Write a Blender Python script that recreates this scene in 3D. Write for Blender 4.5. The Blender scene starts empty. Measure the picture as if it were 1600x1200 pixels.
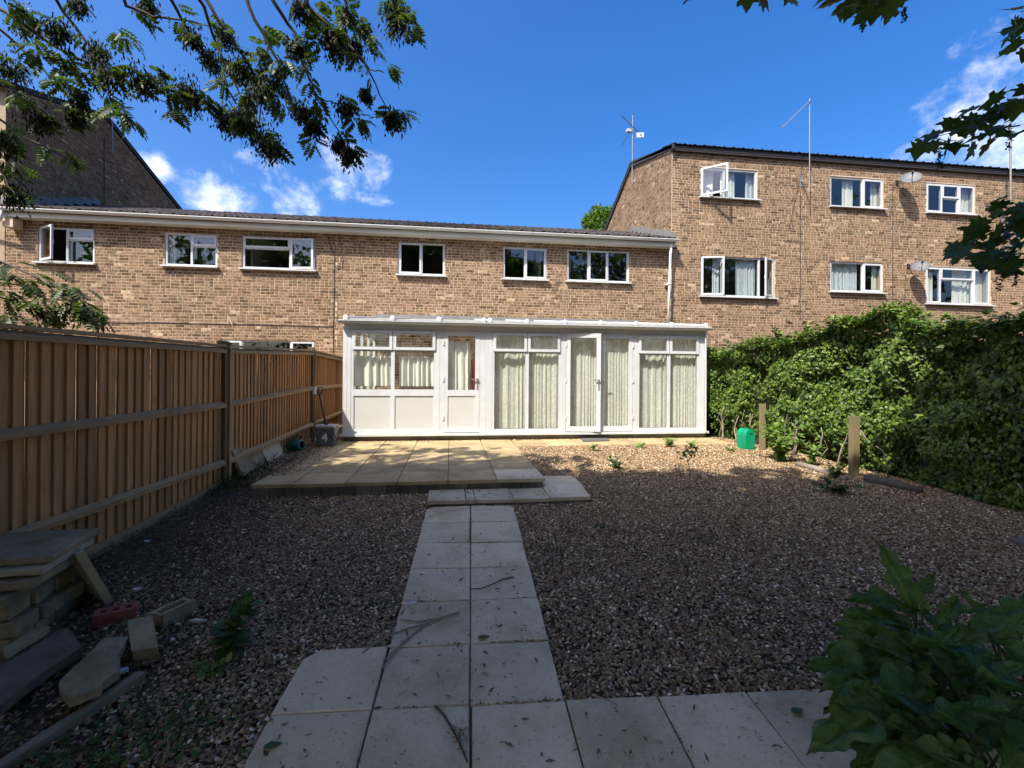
import bpy, math, random
import numpy as np
from mathutils import Vector, Matrix, noise as mnoise

random.seed(7)
RNG = np.random.default_rng(7)
sc = bpy.context.scene
col = sc.collection

# ------------------------------------------------------------------ camera
TH = math.atan(.1305)          # the camera looks 7.4 degrees to the right of the house's normal
ROLL = .0075
EYE = Vector((0, 0, 1.77))
FPX = 728.0                    # focal length in pixels of the 1600 px wide photograph
FW = Vector((math.sin(TH), math.cos(TH), 0))
R0 = Vector((math.cos(TH), -math.sin(TH), 0))
U0 = Vector((0, 0, 1))
RR = math.cos(ROLL) * R0 + math.sin(ROLL) * U0
UU = math.cos(ROLL) * U0 - math.sin(ROLL) * R0
cam = bpy.data.cameras.new('camera')
cam.sensor_width = 36
cam.lens = FPX / 1600 * 36
cam.shift_y = -15 / 1600
cam.clip_start = .05
cam.clip_end = 3000
camo = bpy.data.objects.new('camera', cam)
col.objects.link(camo)
M = Matrix.Identity(4)
for i in range(3):
    M[i][0] = RR[i]; M[i][1] = UU[i]; M[i][2] = -FW[i]; M[i][3] = EYE[i]
camo.matrix_world = M
sc.camera = camo

# ------------------------------------------------------------------ light
SUN = Vector((.95, 1.0, -1.75)).normalized()      # direction the sunlight travels
w = bpy.data.worlds.new('World')
sc.world = w
w.use_nodes = True
nt = w.node_tree
for n in list(nt.nodes):
    nt.nodes.remove(n)
wout = nt.nodes.new('ShaderNodeOutputWorld')
bg = nt.nodes.new('ShaderNodeBackground')
sky = nt.nodes.new('ShaderNodeTexSky')
sky.sky_type = 'NISHITA'
sky.sun_disc = False
sky.sun_elevation = math.asin(-SUN.z)
sky.sun_rotation = math.atan2(-SUN.x, -SUN.y)
sky.altitude = 50
sky.air_density = 1.0
sky.dust_density = 4.0
sky.ozone_density = 5.0
bg.inputs['Strength'].default_value = .132
tc = nt.nodes.new('ShaderNodeTexCoord')


def wn(kind, **kw):
    n = nt.nodes.new(kind)
    for k, v in kw.items():
        setattr(n, k, v)
    return n


def wmath(op, a, b=None, clamp=False):
    n = wn('ShaderNodeMath', operation=op, use_clamp=clamp)
    for i, x in enumerate((a, b)):
        if x is None:
            continue
        if isinstance(x, (int, float)):
            n.inputs[i].default_value = x
        else:
            nt.links.new(x, n.inputs[i])
    return n.outputs[0]


# fair-weather clouds: noise over the sky direction, thickest round a few cloud centres
cmap = wn('ShaderNodeMapping')
cmap.inputs['Scale'].default_value = (1, 1, 1.25)
nt.links.new(tc.outputs['Generated'], cmap.inputs['Vector'])
cn = wn('ShaderNodeTexNoise')
cn.inputs['Scale'].default_value = 10.5
cn.inputs['Detail'].default_value = 9
cn.inputs['Roughness'].default_value = .62
cn.inputs['Distortion'].default_value = .15
nt.links.new(cmap.outputs[0], cn.inputs['Vector'])


def ray(u, v):
    return FW + (u - 800) / FPX * RR - (v - 585) / FPX * UU


mask = None
for (u, v, r, amp) in ((372, 306, .115, 1), (455, 300, .11, .95), (530, 262, .115, 1), (585, 280, .09, .9), (440, 330, .1, .9), (238, 268, .05, .9), (1570, 230, .19, 1),
                       (1590, 280, .2, 1), (1470, 265, .13, .75), (1590, 75, .085, .95), (1340, 238, .06, .62), (1495, 80, .04, .55), (1450, 250, .07, .7)):
    d = ray(u, v).normalized()
    dn = wn('ShaderNodeVectorMath', operation='DISTANCE')
    nv = wn('ShaderNodeVectorMath', operation='NORMALIZE')
    nt.links.new(tc.outputs['Generated'], nv.inputs[0])
    nt.links.new(nv.outputs[0], dn.inputs[0])
    dn.inputs[1].default_value = d
    mr = wn('ShaderNodeMapRange', interpolation_type='SMOOTHSTEP')
    nt.links.new(dn.outputs['Value'], mr.inputs['Value'])
    mr.inputs['From Min'].default_value = 0
    mr.inputs['From Max'].default_value = r * 1.25
    mr.inputs['To Min'].default_value = amp
    mr.inputs['To Max'].default_value = 0
    mask = mr.outputs[0] if mask is None else wmath('MAXIMUM', mask, mr.outputs[0])
dens = wmath('ADD', cn.outputs['Fac'], wmath('MULTIPLY', mask, .36))
dm = wn('ShaderNodeMapRange', interpolation_type='SMOOTHSTEP')
nt.links.new(dens, dm.inputs['Value'])
dm.inputs['From Min'].default_value = .70
dm.inputs['From Max'].default_value = 1.10
cloudmix = wn('ShaderNodeMix', data_type='RGBA')
nt.links.new(dm.outputs[0], cloudmix.inputs['Factor'])
hs = wn('ShaderNodeHueSaturation')
hs.inputs['Saturation'].default_value = 1.36
hs.inputs['Hue'].default_value = .508
hs.inputs['Value'].default_value = 1.0
nt.links.new(sky.outputs[0], hs.inputs['Color'])
nt.links.new(hs.outputs[0], cloudmix.inputs[6])
cloudmix.inputs[7].default_value = (6.0, 6.1, 6.3, 1)
nt.links.new(cloudmix.outputs[2], bg.inputs['Color'])
nt.links.new(bg.outputs[0], wout.inputs['Surface'])

sun = bpy.data.lights.new('sun', 'SUN')
sun.energy = 4.6
sun.angle = math.radians(.53)
sun.color = (1, .94, .84)
suno = bpy.data.objects.new('sun', sun)
suno.rotation_euler = SUN.to_track_quat('-Z', 'Y').to_euler()
suno.location = (-10, -10, 20)
col.objects.link(suno)

sc.render.engine = 'CYCLES'
sc.cycles.use_denoising = True
sc.cycles.max_bounces = 8
sc.cycles.diffuse_bounces = 4
sc.cycles.glossy_bounces = 4
sc.cycles.transmission_bounces = 6
sc.cycles.transparent_max_bounces = 16
sc.view_settings.view_transform = 'Standard'
sc.view_settings.look = 'None'
sc.view_settings.gamma = 1
sc.view_settings.exposure = 1.05
sc.view_settings.use_curve_mapping = False

# ------------------------------------------------------------------ geometry of the place
def on_y(u, v, Y):
    d = ray(u, v)
    return EYE + d * (Y / d.y)


def on_z(u, v, Z):
    d = ray(u, v)
    return EYE + d * ((Z - EYE.z) / d.z)


def at(u, v, depth):
    return EYE + ray(u, v) * depth


def gz(x, y):
    """height of the garden: rises gently to the house, level beside the patio"""
    a, b, k = -.067 + .062 * max(y, -4), .435, .07
    h = max(0, min(1, .5 + .5 * (b - a) / k))
    return b + (a - b) * h - k * h * (1 - h)


def on_ground(u, v, lift=0):
    d = ray(u, v)
    t = 3.0
    for _ in range(40):
        p = EYE + d * t
        t = (gz(p.x, p.y) + lift - EYE.z) / d.z
    return EYE + d * t


# ------------------------------------------------------------------ materials
def new_mat(name):
    m = bpy.data.materials.new(name)
    m.use_nodes = True
    t = m.node_tree
    return m, t, t.nodes['Principled BSDF'], t.nodes['Material Output']


def N(t, kind, **kw):
    n = t.nodes.new(kind)
    for k, v in kw.items():
        setattr(n, k, v)
    return n


def noise_node(t, scale, detail=4, rough=.55, stretch=(1, 1, 1), vec=None):
    if vec is None:
        g = N(t, 'ShaderNodeNewGeometry')
        vec = g.outputs['Position']
    mp = N(t, 'ShaderNodeMapping')
    mp.inputs['Scale'].default_value = stretch
    t.links.new(vec, mp.inputs['Vector'])
    n = N(t, 'ShaderNodeTexNoise')
    n.inputs['Scale'].default_value = scale
    n.inputs['Detail'].default_value = detail
    n.inputs['Roughness'].default_value = rough
    t.links.new(mp.outputs[0], n.inputs['Vector'])
    return n.outputs['Fac']


def ramp(t, fac, stops):
    r = N(t, 'ShaderNodeValToRGB')
    e = r.color_ramp.elements
    while len(e) < len(stops):
        e.new(.5)
    for el, (p, c) in zip(e, stops):
        el.position = p
        el.color = (*c, 1)
    t.links.new(fac, r.inputs['Fac'])
    return r.outputs['Color']


def mixc(t, fac, a, b, mode='MIX'):
    m = N(t, 'ShaderNodeMix', data_type='RGBA', blend_type=mode)
    for sock, x in ((m.inputs['Factor'], fac), (m.inputs[6], a), (m.inputs[7], b)):
        if isinstance(x, (int, float)):
            sock.default_value = x
        elif isinstance(x, tuple):
            sock.default_value = (*x, 1)
        else:
            t.links.new(x, sock)
    return m.outputs[2]


def add_bump(t, b, fac, strength=.3, dist=.01):
    bp = N(t, 'ShaderNodeBump')
    bp.inputs['Strength'].default_value = strength
    bp.inputs['Distance'].default_value = dist
    t.links.new(fac, bp.inputs['Height'])
    t.links.new(bp.outputs[0], b.inputs['Normal'])


def rnd_value(t):
    """a random number for each separate piece, whether object or mesh island"""
    g = N(t, 'ShaderNodeNewGeometry')
    o = N(t, 'ShaderNodeObjectInfo')
    a = N(t, 'ShaderNodeMath', operation='ADD')
    t.links.new(g.outputs['Random Per Island'], a.inputs[0])
    t.links.new(o.outputs['Random'], a.inputs[1])
    f = N(t, 'ShaderNodeMath', operation='FRACT')
    t.links.new(a.outputs[0], f.inputs[0])
    return f.outputs[0]


def simple(name, c1, c2=None, scale=8, rough=.7, bump=0, bscale=60, stretch=(1, 1, 1), piece=0, metal=0, spec=.5):
    m, t, b, o = new_mat(name)
    c2 = c2 or tuple(x * .8 for x in c1)
    f = noise_node(t, scale, 6, .6, stretch)
    c = ramp(t, f, [(.3, c1), (.72, c2)])
    if piece:
        r = rnd_value(t)
        v = ramp(t, r, [(0, (1 - piece,) * 3), (1, (1 + piece * .6,) * 3)])
        c = mixc(t, 1.0, c, v, 'MULTIPLY')
    t.links.new(c, b.inputs['Base Color'])
    b.inputs['Roughness'].default_value = rough
    b.inputs['Metallic'].default_value = metal
    b.inputs['Specular IOR Level'].default_value = spec
    if bump:
        add_bump(t, b, noise_node(t, bscale, 5, .6, stretch), bump)
    return m


MAT = {}
# brick: piece-by-piece colour, brown smudges in the middle of the face
def brick_mat(name, tint=(1, 1, 1)):
    m, t, b, o = new_mat(name)
    r = rnd_value(t)
    base = ramp(t, r, [(0, (.095, .062, .036)), (.2, (.165, .108, .063)), (.6, (.22, .148, .09)), (.85, (.25, .172, .108)), (.93, (.225, .138, .09)), (1, (.42, .32, .22))])
    sm = noise_node(t, 17, 3, .6, (1, 1, 1.6))
    dark = ramp(t, sm, [(.42, (1.35, 1.33, 1.30)), (.60, (.55, .49, .43))])
    c = mixc(t, .8, base, dark, 'MULTIPLY')
    fine = ramp(t, noise_node(t, 90, 3, .6), [(.3, (.86, .86, .86)), (.7, (1.1, 1.1, 1.1))])
    c = mixc(t, .8, c, fine, 'MULTIPLY')
    wide = ramp(t, noise_node(t, .7, 5, .65, (1, 1, .45)), [(.3, (.74, .73, .72)), (.7, (1.12, 1.11, 1.09))])
    c = mixc(t, 1.0, c, wide, 'MULTIPLY')
    if tint != (1, 1, 1):
        c = mixc(t, 1.0, c, tint, 'MULTIPLY')
    t.links.new(c, b.inputs['Base Color'])
    b.inputs['Roughness'].default_value = .92
    b.inputs['Specular IOR Level'].default_value = .2
    add_bump(t, b, noise_node(t, 120, 3), .35, .004)
    return m


MAT['brick'] = brick_mat('house_brick')
MAT['brick_shade'] = brick_mat('shaded_gable_brick', (1.0, .86, .70))  # house brick again, the left gable's shade put into its tint
MAT['mortar_shade'] = None
MAT['mortar'] = simple('buff_mortar', (.52, .405, .29), (.44, .34, .24), 14, .95, .2, 150)
def upvc_mat():
    m, t, b, o = new_mat('white_upvc')
    c = ramp(t, noise_node(t, 3, 5, .6), [(.3, (.53, .54, .55)), (.75, (.46, .465, .46))])
    d = ramp(t, noise_node(t, 9, 6, .7, (2.2, 2.2, .16)), [(.52, (1, 1, 1)), (.78, (.74, .72, .66))])
    c = mixc(t, .8, c, d, 'MULTIPLY')
    t.links.new(c, b.inputs['Base Color'])
    b.inputs['Roughness'].default_value = .34
    return m


MAT['mortar_shade'] = simple('shaded_mortar', (.34, .255, .17), (.26, .195, .13), 14, .95, .2, 150)  # house mortar darkened, the left gable's shade is in the colour
MAT['upvc'] = upvc_mat()
MAT['panel'] = simple('white_panel', (.475, .47, .45), (.43, .425, .405), 3, .4)
MAT['fascia'] = simple('weathered_fascia', (.60, .57, .49), (.45, .42, .34), 3, .6, stretch=(.4, 1, 5))
MAT['gutter'] = simple('white_gutter', (.66, .66, .63), (.58, .575, .54), 2, .4)
MAT['black_fascia'] = simple('dark_fascia', (.022, .02, .02), (.035, .03, .03), 4, .6)
MAT['tile'] = simple('brown_roof_tile', (.058, .043, .037), (.03, .024, .022), 7, .85, .4, 60, piece=.45)
MAT['tile_dark'] = simple('slate_grey_tile', (.035, .033, .035), (.02, .02, .02), 7, .8, .4, 60, piece=.3)
MAT['lead'] = simple('lead_flashing', (.20, .195, .19), (.13, .128, .125), 9, .6)
MAT['cable'] = simple('black_cable', (.02, .016, .014), None, 5, .6)
MAT['metal'] = simple('galvanised', (.30, .29, .28), (.18, .17, .165), 30, .5, metal=.4)
MAT['dish'] = simple('dish_grey', (.125, .13, .135), (.10, .102, .106), 4, .6)
MAT['black'] = simple('black_plastic', (.015, .015, .016), (.03, .03, .03), 20, .5)
MAT['seal'] = simple('grey_seal', (.10, .10, .105), None, 5, .6)
MAT['room'] = simple('dim_room', (.24, .235, .22), (.18, .175, .165), 2, .9)
MAT['cons_floor'] = simple('room_tiles', (.30, .24, .19), (.24, .19, .15), 3, .6)
MAT['chrome'] = simple('chrome', (.75, .75, .76), None, 4, .2, metal=.9)
MAT['soil'] = simple('soil', (.105, .070, .040), (.052, .035, .021), 5, .95, .8, 40)
MAT['land'] = simple('land', (.06, .075, .03), (.09, .075, .045), .4, .95)
MAT['bark'] = simple('bark', (.105, .088, .066), (.05, .042, .032), 14, .9, .7, 40, (1, 1, .3))
MAT['twig'] = simple('twig_bark', (.085, .07, .052), (.045, .036, .027), 30, .85)
MAT['pale_twig'] = simple('pale_twig', (.30, .25, .19), (.16, .13, .10), 30, .85)
MAT['chair'] = simple('varnished_wood', (.32, .13, .055), (.22, .085, .035), 12, .35, stretch=(1, 1, .2))
MAT['green_plastic'] = simple('green_plastic', (.0, .27, .13), (.0, .22, .105), 6, .4)
MAT['can_green'] = simple('dark_green_plastic', (.01, .14, .10), (.012, .10, .075), 8, .4)
MAT['grey_plastic'] = simple('grey_plastic', (.105, .108, .115), (.085, .088, .09), 6, .5)
MAT['grey_rim'] = simple('pale_grey_plastic', (.42, .43, .44), (.36, .36, .37), 6, .5)
MAT['white_print'] = simple('white_print', (.8, .8, .78), None, 4, .6)
MAT['red_brick'] = simple('red_brick', (.34, .085, .06), (.22, .055, .045), 18, .9, .3, 90)
MAT['litter'] = simple('leaf_litter', (.085, .054, .03), (.25, .17, .10), 40, .9, piece=.5)
MAT['moss'] = simple('moss', (.07, .12, .025), (.035, .065, .015), 25, .95, piece=.4)
MAT['white_bit'] = simple('white_debris', (.65, .65, .64), (.5, .5, .48), 20, .7)
MAT['mat_grey'] = simple('grey_mat', (.09, .09, .095), (.06, .06, .06), 40, .95)


def slab_mat(name, c1, c2, stain, piece=.14):
    m, t, b, o = new_mat(name)
    c = ramp(t, noise_node(t, 3.2, 6, .6), [(.3, c1), (.7, c2)])
    g = ramp(t, noise_node(t, 240, 2, .7), [(.25, (.66, .66, .66)), (.75, (1.22, 1.22, 1.22))])
    c = mixc(t, .9, c, g, 'MULTIPLY')
    s = ramp(t, noise_node(t, 1.9, 7, .72), [(.44, (1.05, 1.05, 1.05)), (.74, stain)])
    c = mixc(t, .9, c, s, 'MULTIPLY')
    sp = ramp(t, noise_node(t, 34, 3, .55), [(.62, (1, 1, 1)), (.74, (.5, .47, .41))])
    c = mixc(t, .75, c, sp, 'MULTIPLY')
    r = ramp(t, rnd_value(t), [(0, (1 - piece,) * 3), (1, (1 + piece * .5,) * 3)])
    c = mixc(t, 1.0, c, r, 'MULTIPLY')
    t.links.new(c, b.inputs['Base Color'])
    b.inputs['Roughness'].default_value = .9
    b.inputs['Specular IOR Level'].default_value = .25
    add_bump(t, b, noise_node(t, 160, 4, .6), .3, .004)
    return m


MAT['path_slab'] = slab_mat('pale_slab', (.72, .58, .385), (.61, .485, .315), (.62, .57, .48))
MAT['patio_slab'] = slab_mat('yellow_slab', (.43, .335, .185), (.34, .26, .14), (.46, .42, .35))
MAT['step_slab'] = slab_mat('cream_slab', (.58, .50, .36), (.49, .41, .29), (.64, .58, .46))
MAT['soot_mat'] = slab_mat('concrete_dark', (.23, .19, .14), (.12, .10, .074), (.5, .47, .42))
MAT['concrete'] = slab_mat('concrete_old', (.48, .38, .235), (.31, .245, .15), (.42, .38, .30), .2)
MAT['block'] = slab_mat('riser_block', (.24, .22, .185), (.15, .135, .11), (.5, .48, .42), .35)


def wood_mat(name, c1, c2, green=.0, piece=.28, axis='z'):
    m, t, b, o = new_mat(name)
    st = (14, 14, .8) if axis == 'z' else (14, .8, 14)
    c = ramp(t, noise_node(t, 3.0, 8, .65, st), [(.3, c1), (.5, tuple((x + y) / 2 for x, y in zip(c1, c2))), (.72, c2)])
    k = ramp(t, noise_node(t, 6, 3, .5, (1, 1, .5)), [(.68, (1, 1, 1)), (.78, (.42, .33, .26))])
    c = mixc(t, .8, c, k, 'MULTIPLY')
    if green:
        gf = ramp(t, noise_node(t, 2.2, 4, .6), [(.4, (0, 0, 0)), (.7, (green,) * 3)])
        c = mixc(t, gf, c, (.12, .13, .07))
    r = ramp(t, rnd_value(t), [(0, (1 - piece, 1 - piece, 1 - piece)), (.5, (1, .97, .93)), (1, (1 + piece * .5, 1 + piece * .42, 1 + piece * .3))])
    c = mixc(t, 1.0, c, r, 'MULTIPLY')
    t.links.new(c, b.inputs['Base Color'])
    b.inputs['Roughness'].default_value = .8
    b.inputs['Specular IOR Level'].default_value = .25
    add_bump(t, b, noise_node(t, 5, 6, .6, st), .4, .004)
    return m


MAT['board'] = wood_mat('feather_edge_board', (.56, .30, .125), (.33, .17, .07), .16, .38)
MAT['rail'] = wood_mat('fence_rail', (.46, .31, .165), (.30, .20, .105), .28, .1, 'y')
MAT['post'] = wood_mat('fence_post', (.17, .105, .055), (.10, .064, .035), .25, .1)
MAT['pale_post'] = wood_mat('pale_post', (.22, .175, .10), (.16, .125, .07), .55, .1)
MAT['plank'] = wood_mat('old_plank', (.30, .26, .18), (.20, .17, .12), .5, .15, 'y')


def leaf_mat(name, c1, c2, trans=.35, rough=.45, tcol=None):
    m, t, b, o = new_mat(name)
    r = rnd_value(t)
    c = ramp(t, r, [(0, c1), (1, c2)])
    f = ramp(t, noise_node(t, 30, 3), [(.3, (.8, .8, .8)), (.7, (1.12, 1.12, 1.12))])
    c = mixc(t, 1.0, c, f, 'MULTIPLY')
    t.links.new(c, b.inputs['Base Color'])
    b.inputs['Roughness'].default_value = rough
    b.inputs['Specular IOR Level'].default_value = .4
    tr = N(t, 'ShaderNodeBsdfTranslucent')
    tc_ = mixc(t, 1.0, c, tcol or (1.5, 1.7, .5), 'MULTIPLY')
    t.links.new(tc_, tr.inputs['Color'])
    mx = N(t, 'ShaderNodeMixShader')
    mx.inputs[0].default_value = trans
    t.links.new(b.outputs[0], mx.inputs[1])
    t.links.new(tr.outputs[0], mx.inputs[2])
    t.links.new(mx.outputs[0], o.inputs['Surface'])
    return m


MAT['ash_leaf'] = leaf_mat('ash_leaf', (.022, .042, .009), (.075, .11, .022), .36, .5)
MAT['ash_key'] = leaf_mat('ash_key', (.012, .018, .006), (.026, .032, .010), .12, .8)
MAT['syc_leaf'] = leaf_mat('sycamore_leaf', (.035, .075, .018), (.065, .115, .03), .35, .5)
MAT['ivy'] = leaf_mat('ivy_leaf', (.020, .050, .008), (.15, .23, .03), .22, .5)
MAT['ivy_core'] = simple('ivy_core', (.03, .045, .014), (.05, .042, .022), 12, .95, .8, 25)
MAT['big_leaf'] = leaf_mat('broad_leaf', (.05, .11, .032), (.10, .175, .05), .35, .42)
_t = MAT['big_leaf'].node_tree
_b = _t.nodes['Principled BSDF']
_c = N(_t, 'ShaderNodeTexCoord')
_s = N(_t, 'ShaderNodeSeparateXYZ')
_t.links.new(_c.outputs['Object'], _s.inputs[0])
_a = N(_t, 'ShaderNodeMath', operation='ABSOLUTE')
_t.links.new(_s.outputs['Y'], _a.inputs[0])
_w = N(_t, 'ShaderNodeMath', operation='MULTIPLY_ADD')        # side veins slant towards the tip
_t.links.new(_a.outputs[0], _w.inputs[0])
_w.inputs[1].default_value = -.8
_t.links.new(_s.outputs['X'], _w.inputs[2])
_sn = N(_t, 'ShaderNodeMath', operation='SINE')
_m = N(_t, 'ShaderNodeMath', operation='MULTIPLY')
_t.links.new(_w.outputs[0], _m.inputs[0])
_m.inputs[1].default_value = 62
_t.links.new(_m.outputs[0], _sn.inputs[0])
_vein = ramp(_t, _sn.outputs[0], [(.86, (0, 0, 0)), (1, (.5, .5, .5))])
_mid = ramp(_t, _a.outputs[0], [(.008, (1, 1, 1)), (.02, (0, 0, 0))])
_f = mixc(_t, 1.0, _vein, _mid, 'ADD')
_old = _b.inputs['Base Color'].links[0].from_socket
_t.links.new(mixc(_t, _f, _old, (.16, .24, .10)), _b.inputs['Base Color'])
add_bump(_t, _b, _sn.outputs[0], .25, .004)
MAT['weed'] = leaf_mat('weed_leaf', (.10, .18, .035), (.21, .29, .07), .35, .5)
MAT['weed_dark'] = leaf_mat('dark_weed_leaf', (.03, .075, .02), (.055, .115, .03), .35, .5)
MAT['grass'] = leaf_mat('grass_blade', (.05, .09, .03), (.09, .13, .05), .3, .5)
MAT['far_leaf'] = leaf_mat('far_leaf', (.07, .13, .02), (.14, .22, .04), .35, .5)


def glass_mat(name, tint=(.9, .93, .92), refl=1.0):
    m, t, b, o = new_mat(name)
    t.nodes.remove(b)
    tr = N(t, 'ShaderNodeBsdfTransparent')
    tr.inputs['Color'].default_value = (*tint, 1)
    gl = N(t, 'ShaderNodeBsdfGlossy')
    gl.inputs['Roughness'].default_value = .012
    gl.inputs['Color'].default_value = (.95, .97, 1, 1)
    ge = N(t, 'ShaderNodeNewGeometry')
    dt = N(t, 'ShaderNodeVectorMath', operation='DOT_PRODUCT')
    t.links.new(ge.outputs['Normal'], dt.inputs[0])
    t.links.new(ge.outputs['Incoming'], dt.inputs[1])
    ab = N(t, 'ShaderNodeMath', operation='ABSOLUTE')
    t.links.new(dt.outputs['Value'], ab.inputs[0])
    om = N(t, 'ShaderNodeMath', operation='SUBTRACT')
    om.inputs[0].default_value = 1
    t.links.new(ab.outputs[0], om.inputs[1])
    pw = N(t, 'ShaderNodeMath', operation='POWER')
    t.links.new(om.outputs[0], pw.inputs[0])
    pw.inputs[1].default_value = 5
    ma = N(t, 'ShaderNodeMath', operation='MULTIPLY_ADD')
    t.links.new(pw.outputs[0], ma.inputs[0])
    ma.inputs[1].default_value = .94
    ma.inputs[2].default_value = .05
    mu = N(t, 'ShaderNodeMath', operation='MULTIPLY', use_clamp=True)
    t.links.new(ma.outputs[0], mu.inputs[0])
    mu.inputs[1].default_value = refl
    bp = N(t, 'ShaderNodeBump')
    bp.inputs['Strength'].default_value = .05
    bp.inputs['Distance'].default_value = .02
    t.links.new(noise_node(t, 2.0, 2), bp.inputs['Height'])
    t.links.new(bp.outputs[0], gl.inputs['Normal'])
    mx = N(t, 'ShaderNodeMixShader')
    t.links.new(mu.outputs[0], mx.inputs[0])
    t.links.new(tr.outputs[0], mx.inputs[1])
    t.links.new(gl.outputs[0], mx.inputs[2])
    t.links.new(mx.outputs[0], o.inputs['Surface'])
    return m


MAT['glass'] = glass_mat('window_glass', (.88, .90, .89), 1.25)
MAT['glass_clear'] = glass_mat('conservatory_glass', (.95, .965, .95), .9)


def cloth_mat(name, c, trans, hole=0.0, lace=False):
    m, t, b, o = new_mat(name)
    f = ramp(t, noise_node(t, 4, 3, .5, (3, 3, .3)), [(.3, tuple(x * .85 for x in c)), (.7, c)])
    t.links.new(f, b.inputs['Base Color'])
    b.inputs['Roughness'].default_value = .9
    b.inputs['Specular IOR Level'].default_value = .1
    tr = N(t, 'ShaderNodeBsdfTranslucent')
    t.links.new(f, tr.inputs['Color'])
    mx = N(t, 'ShaderNodeMixShader')
    mx.inputs[0].default_value = trans
    t.links.new(b.outputs[0], mx.inputs[1])
    t.links.new(tr.outputs[0], mx.inputs[2])
    out = mx.outputs[0]
    if hole:
        tp = N(t, 'ShaderNodeBsdfTransparent')
        m2 = N(t, 'ShaderNodeMixShader')
        if lace:
            v = N(t, 'ShaderNodeTexVoronoi')
            v.inputs['Scale'].default_value = 17
            g = N(t, 'ShaderNodeNewGeometry')
            t.links.new(g.outputs['Position'], v.inputs['Vector'])
            hf = ramp(t, v.outputs['Distance'], [(.25, (hole * .35,) * 3), (.5, (min(1, hole * 1.5),) * 3)])
            t.links.new(hf, m2.inputs[0])
        else:
            m2.inputs[0].default_value = hole
        t.links.new(out, m2.inputs[1])
        t.links.new(tp.outputs[0], m2.inputs[2])
        out = m2.outputs[0]
    t.links.new(out, o.inputs['Surface'])
    return m


MAT['curtain'] = cloth_mat('cream_curtain', (.84, .82, .75), .2)
MAT['net'] = cloth_mat('net_curtain', (.78, .765, .69), .25, .13, True)
MAT['blue_curtain'] = cloth_mat('pale_blue_curtain', (.70, .75, .80), .25)
MAT['red_curtain'] = cloth_mat('red_curtain', (.20, .03, .03), .2)
MAT['polycarb'] = cloth_mat('roof_sheet', (.70, .70, .66), .6, .35)


def gravel_mat():
    m, t, b, o = new_mat('gravel_stone')
    oi = N(t, 'ShaderNodeObjectInfo')
    c = ramp(t, oi.outputs['Random'], [(0, (.085, .055, .030)), (.2, (.18, .118, .062)), (.45, (.29, .20, .112)), (.65, (.40, .29, .17)), (.8, (.25, .14, .066)), (.92, (.50, .375, .225)), (1, (.84, .72, .53))])
    c = mixc(t, .6, c, ramp(t, noise_node(t, 130, 3), [(.3, (.75, .75, .75)), (.7, (1.2, 1.2, 1.2))]), 'MULTIPLY')
    t.links.new(c, b.inputs['Base Color'])
    b.inputs['Roughness'].default_value = .8
    b.inputs['Specular IOR Level'].default_value = .3
    return m


MAT['gravel'] = gravel_mat()

# ------------------------------------------------------------------ mesh helpers
WLOC = {}


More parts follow.
